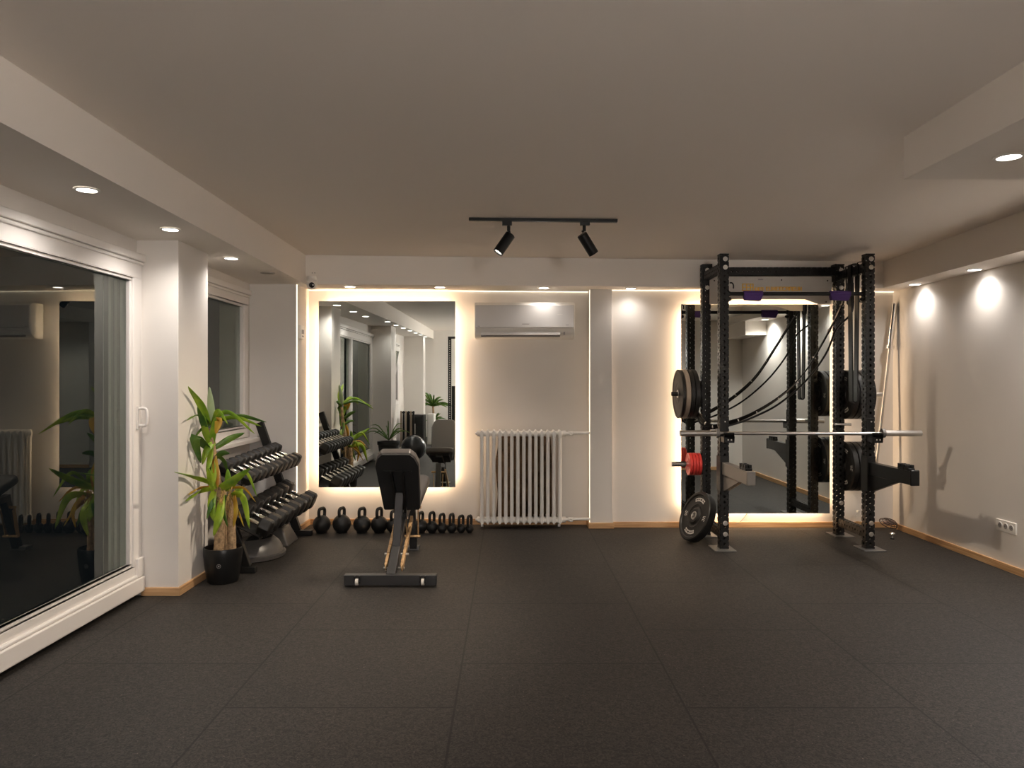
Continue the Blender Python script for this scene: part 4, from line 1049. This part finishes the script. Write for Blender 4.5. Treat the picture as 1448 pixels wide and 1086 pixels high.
# ================================================================== YUCCA IN BLACK POT
def leaf(mb, pts, wid, wdir=None, n=7, fold=0.18):
    P = smoothpts(pts, n); N_ = len(P); vs = []; fs = []
    for i, p in enumerate(P):
        t_ = i / (N_ - 1)
        w_ = wid * (math.sin(PI * min(1, (t_ * 0.82 + 0.16))) ** 0.75) * (1 if t_ < 0.96 else 0.25)
        d_ = (P[min(i + 1, N_ - 1)] - P[max(i - 1, 0)]).normalized()
        wd = Vector(wdir) if wdir else d_.cross(Vector((0, 1, 0.3)))
        wd = (wd - d_ * wd.dot(d_)); wd = wd.normalized() if wd.length > 1e-4 else Vector((1, 0, 0))
        nn = d_.cross(wd)
        vs += [p + wd * w_ / 2 + nn * w_ * fold, p, p - wd * w_ / 2 + nn * w_ * fold]
    for i in range(N_ - 1):
        a = i * 3; fs += [(a, a + 1, a + 4, a + 3), (a + 1, a + 2, a + 5, a + 4)]
    mb.add(vs, fs)
PXC, PYC = -2.018, 5.225
t = thing('potted_yucca', 'bright green leafy yucca with two canes in a black pot by the first pier', 'potted plant', (PXC, PYC, 0))
pot = MB().lathe((PXC, PYC, 0), (0, 0, 1), [(0, 0.0), (0, 0.098), (0.012, 0.106), (0.10, 0.121), (0.19, 0.130), (0.240, 0.132), (0.245, 0.130), (0.245, 0.124), (0.20, 0.122), (0.20, 0)], 44, caps=False).build('pot', 'blacksatin', t, smooth=40)
MB().lathe((PXC, PYC, 0.205), (0, 0, 1), [(0, 0.0), (0.008, 0.06), (0.0, 0.123)], 24, caps=False).build('soil', 'soil', t, smooth=60)
em = MB(); rc = W(318.5, 799, 5.1); dl = Vector((0.05, -1, 0.1)).normalized()
ang = math.atan2(rc.x - PXC, 1); rr = 0.1245
ec = Vector((PXC + rr * math.sin(ang * 2.2), PYC - rr * math.cos(ang * 2.2), 0.135)); en = Vector((math.sin(ang * 2.2), -math.cos(ang * 2.2), -0.08)).normalized()
em.lathe(ec, en, [(0, 0.012), (0.002, 0.012), (0.002, 0.0145), (0, 0.0145), (0, 0.012)], 24, caps=False).lathe(ec, en, [(0, 0.006), (0.002, 0.006), (0.002, 0)], 16, caps=False)
em.build('emblem', 'greymark', pot)
def cane(pts, rs, name='cane'):
    P = smoothpts(pts, 6); R = []
    for i in range(len(P)):
        f = i / (len(P) - 1) * (len(rs) - 1); k = min(int(f), len(rs) - 2); R.append((rs[k] + (rs[k + 1] - rs[k]) * (f - k)) * (1 + 0.05 * math.sin(i * 2.1)))
    return MB().tube(P, R, 14).build(name, 'cane', t, smooth=60)
cane([W(309, 785, 5.20), W(311, 740, 5.20), W(310, 700, 5.20), W(303, 650, 5.20), W(299, 605, 5.20)], [0.036, 0.034, 0.030, 0.022, 0.016])
cane([W(328, 785, 5.24), W(327, 745, 5.24), W(325, 705, 5.24)], [0.032, 0.030, 0.024])
cane([W(318, 782, 5.28), W(319, 740, 5.29), W(318, 690, 5.30)], [0.016, 0.014, 0.012])
Y0 = 5.20
LV = [  # (points px,py,dy), width px, kind
 ([(296, 600, 0), (284, 570, -.04), (266, 546, -.08)], 9, 0), ([(300, 600, 0), (299, 575, .02), (296, 547, .03)], 8, 2),
 ([(301, 592, 0), (325, 583, -.08), (361, 614, -.18)], 5, 0), ([(302, 596, 0), (340, 588, .05), (377, 597, .12)], 5, 1),
 ([(302, 594, 0), (335, 590, -.02), (370, 603, -.06)], 4.5, 0),
 ([(300, 598, 0), (309, 580, -.1), (323, 601, -.16)], 4, 0), ([(297, 598, 0), (280, 586, .05), (263, 595, .1)], 3.5, 1),
 ([(297, 600, 0), (284, 608, .06), (270, 629, .10)], 3, 1), ([(295, 620, 0), (288, 598, -.05), (279, 575, -.07)], 7, 1),
 ([(298, 628, 0), (291, 608, -.03), (289, 588, -.06)], 8, 0), ([(300, 630, 0), (303, 605, -.03), (305, 590, -.05)], 7, 0),
 ([(297, 636, 0), (277, 618, -.02), (284, 655, -.03)], 11, 1), ([(303, 625, 0), (293, 636, -.06), (286, 657, -.08)], 7, 0),
 ([(303, 634, 0), (325, 620, .05), (346, 612, .1)], 7, 1), ([(304, 600, 0), (310, 595, -.04), (305, 614, -.06)], 9, 3),
 ([(304, 648, 0), (315, 640, -.03), (325, 641, -.05)], 6, 1), ([(300, 622, 0), (297, 650, -.05), (292, 668, -.07)], 6, 0),
 ([(303, 640, 0), (306, 665, -.05), (308, 690, -.06)], 7, 3), ([(300, 645, 0), (303, 670, -.06), (301, 690, -.07)], 6, 0),
 ([(304, 684, 0), (275, 673, -.06), (246, 667, -.12)], 7, 0), ([(308, 692, 0), (330, 679, -.08), (354, 662, -.14)], 9, 0),
 ([(306, 700, 0), (299, 678, -.05), (294, 660, -.08)], 8, 0), ([(304, 690, 0), (282, 694, -.08), (262, 709, -.15)], 6, 0),
 ([(302, 688, 0), (280, 690, .06), (266, 700, .12)], 4, 3), ([(304, 690, 0), (300, 715, -.09), (303, 738, -.11)], 9, 0),
 ([(315, 700, 0), (311, 728, -.1), (302, 758, -.12)], 9, 0), ([(325, 700, .04), (344, 702, -.04), (353, 748, -.10)], 8, 0),
 ([(328, 690, .04), (348, 668, .0), (364, 703, -.06)], 4, 0), ([(325, 690, .04), (345, 690, .0), (362, 710, -.03)], 3, 3),
 ([(331, 694, .04), (334, 720, -.06), (330, 746, -.07)], 5, 3), ([(322, 695, .04), (323, 678, 0), (322, 663, 0)], 7, 0),
 ([(326, 700, .04), (336, 720, -.04), (345, 745, -.08)], 3, 3), ([(320, 700, .03), (316, 720, -.08), (322, 745, -.1)], 5, 1),
 ([(330, 700, .04), (340, 690, .05), (344, 715, .0)], 5, 0), ([(310, 702, .0), (300, 712, -.09), (292, 735, -.12)], 5, 1),
 ([(300, 600, 0), (290, 590, .1), (283, 600, .2)], 5, 1), ([(301, 640, 0), (316, 650, .1), (322, 668, .18)], 5, 1),
]
mats = ['leaf', 'leafdark', 'leafpale', 'leafyellow']
lv = {}
for pts, wpx, kind in LV:
    mb = MB()
    q = [W(px, py, min(Y0 + dy, 2.155 * F / (719 - px + wpx / 2))) for px, py, dy in pts]
    leaf(mb, q, wpx * 1.32 * Y0 / F)
    mb.build('leaf', mats[kind], t, smooth=60, solid=0.0012)
random.seed(21)
mb = MB()
for k in range(60):
    a = W(random.uniform(302, 330), random.uniform(685, 715), 5.21 + random.uniform(-0.04, 0.05))
    b = a + Vector((random.uniform(-0.02, 0.03), random.uniform(-0.04, 0.0), -random.uniform(0.05, 0.16)))
    m_ = (a + b) / 2 + Vector((random.uniform(-0.02, 0.02), -0.02, 0.0))
    mb.tube(smoothpts([a, m_, b], 3), 0.0022, 4)
mb.build('dry_fibres', 'fibre', t)['kind'] = 'stuff'

# ================================================================== THINGS BEHIND THE CAMERA (seen in the mirrors)
def tuft(root, c, n, L, wid, m, up=0.6, seed=1, droop=0.5):
    random.seed(seed)
    for k in range(n):
        a = 2 * PI * k / n * 1.618 * 2 + random.uniform(-0.2, 0.2); e = random.uniform(up - 0.5, up + 0.6); l = L * random.uniform(0.7, 1.1)
        d_ = Vector((math.cos(a) * math.cos(e), math.sin(a) * math.cos(e), math.sin(e)))
        p1 = c + d_ * l * 0.55; p2 = c + d_ * l + Vector((0, 0, -droop * l * 0.5))
        mb = MB(); leaf(mb, [c, p1, p2], wid, n=3); mb.build('leaf', m, root, smooth=60, solid=0.001)
def potmesh(x, y, r, h, m, parent, z=0):
    MB().lathe((x, y, z), (0, 0, 1), [(0, 0), (0, r * 0.78), (h * 0.85, r * 0.97), (h * 0.87, r * 1.06), (h, r * 1.06), (h, r * 0.95), (h * 0.85, r * 0.9), (h * 0.85, 0)], 32, caps=False).build('pot', m, parent, smooth=40)
t = thing('dracaena_plant', 'spiky dark dracaena in a pot at the far end of the room', 'potted plant', (-1.75, -3.75, 0))
potmesh(-1.75, -3.75, 0.18, 0.35, 'rubber', t)
MB().tube([(-1.75, -3.75, 0.3), (-1.85, -3.75, 0.6), (-1.86, -3.75, 0.80)], 0.025, 10).build('trunk', 'cane', t, smooth=50)
tuft(t, Vector((-1.86, -3.75, 0.80)), 34, 0.50, 0.04, 'leafdark', seed=4)
tuft(t, Vector((-1.82, -3.75, 0.45)), 12, 0.32, 0.03, 'leafdark', seed=6)
t = thing('areca_palm', 'loose feathery palm in a dark pot by the glass door', 'potted plant', (-2.02, 2.0, 0))
potmesh(-2.02, 2.0, 0.18, 0.4, 'rubber', t)
tuft(t, Vector((-2.02, 2.0, 0.42)), 15, 0.55, 0.018, 'leafdark', up=1.0, seed=9, droop=0.7)
t = thing('terracotta_bowl', 'wide terracotta planter bowl on the floor by the pier', 'planter', (-1.93, 1.58, 0))
MB().lathe((-1.93, 1.58, 0), (0, 0, 1), [(0, 0), (0, 0.13), (0.15, 0.18), (0.17, 0.20), (0.21, 0.20), (0.21, 0.18), (0.17, 0.16), (0.17, 0)], 32, caps=False).build('bowl', 'terracotta', t, smooth=40)
MB().lathe((-1.93, 1.58, 0.168), (0, 0, 1), [(0, 0), (0.008, 0.1), (0, 0.165)], 20, caps=False).build('soil', 'soil', t, smooth=60)
t = tag(MB().sphere((-1.70, 1.25, 0.225), 0.225, 36, 20).build('exercise_ball', 'ball', smooth=60), 'black exercise ball resting on the floor', 'exercise ball')
t = thing('strap_stand', 'upright stand hung with beige and black looped straps', 'strap stand', (-1.86, 0.92, 0))
MB().box(-1.98, -1.70, 0.82, 1.0, 0, 0.03).cyl((-1.86, 0.92, 0.03), (-1.86, 0.92, 0.84), 0.018).cyl((-1.98, 0.92, 0.84), (-1.72, 0.92, 0.84), 0.014).build('post', 'blacksatin', t, smooth=40)
for k in range(6):
    x = -1.965 + 0.045 * k; lp_ = []
    for j in range(7): an = PI * j / 6; lp_.append((x, 0.92 + 0.02 * math.cos(an), 0.85 + 0.015 * math.sin(an)))
    for j in range(7): an = PI + PI * j / 6; lp_.append((x, 0.92 + 0.05 * math.cos(an), 0.24 + 0.04 * (k % 3) + 0.05 * math.sin(an)))
    lp_.append(lp_[0]); ribbon(lp_, 0.03, 0.008, (1, 0, 0)).build('strap', 'beige' if k % 2 == 0 else 'blacksatin', t, smooth=50)
t = thing('equipment_cabinet', 'black cabinet with a chrome handle against the far pier', 'cabinet', (-2.05, -1.97, 0))
MB().box(-2.24, -1.86, -2.2, -1.75, 0.0, 0.67).build('body', 'rubber', t, bevel=0.006)
MB().box(-2.22, -1.88, -1.75, -1.735, 0.04, 0.64).build('door', 'blacksatin', t, bevel=0.004)
MB().box(-2.07, -2.04, -1.735, -1.715, 0.25, 0.48).build('handle', 'steel', t, bevel=0.003)
t = thing('white_side_cabinet', 'narrow white cabinet beside the black cabinet', 'cabinet', (-1.74, -2.1, 0))
MB().box(-1.82, -1.66, -2.4, -2.05, 0.0, 0.68).build('body', 'white', t, bevel=0.006)
MB().box(-1.80, -1.68, -2.05, -2.035, 0.04, 0.65).build('door', 'white', t, bevel=0.003)
t = thing('cable_tower', 'tall black perforated cable tower at the far end', 'cable machine', (-1.24, -2.9, 0))
for x in (-1.38, -1.10):
    mb = MB(); perf_tube(mb, (x, -2.9, 0.01), uz, ux, uy, 2.40, 0.075, 0.075, seg=4); mb.build('upright', 'black', t, solid=0.004)
MB().box(-1.46, -1.02, -3.2, -2.7, 0, 0.01).box(-1.42, -1.06, -2.94, -2.86, 2.41, 2.46).box(-1.33, -1.15, -2.95, -2.85, 0.05, 1.3).build('frame', 'black', t, bevel=0.003)

print('objects', len(bpy.data.objects))
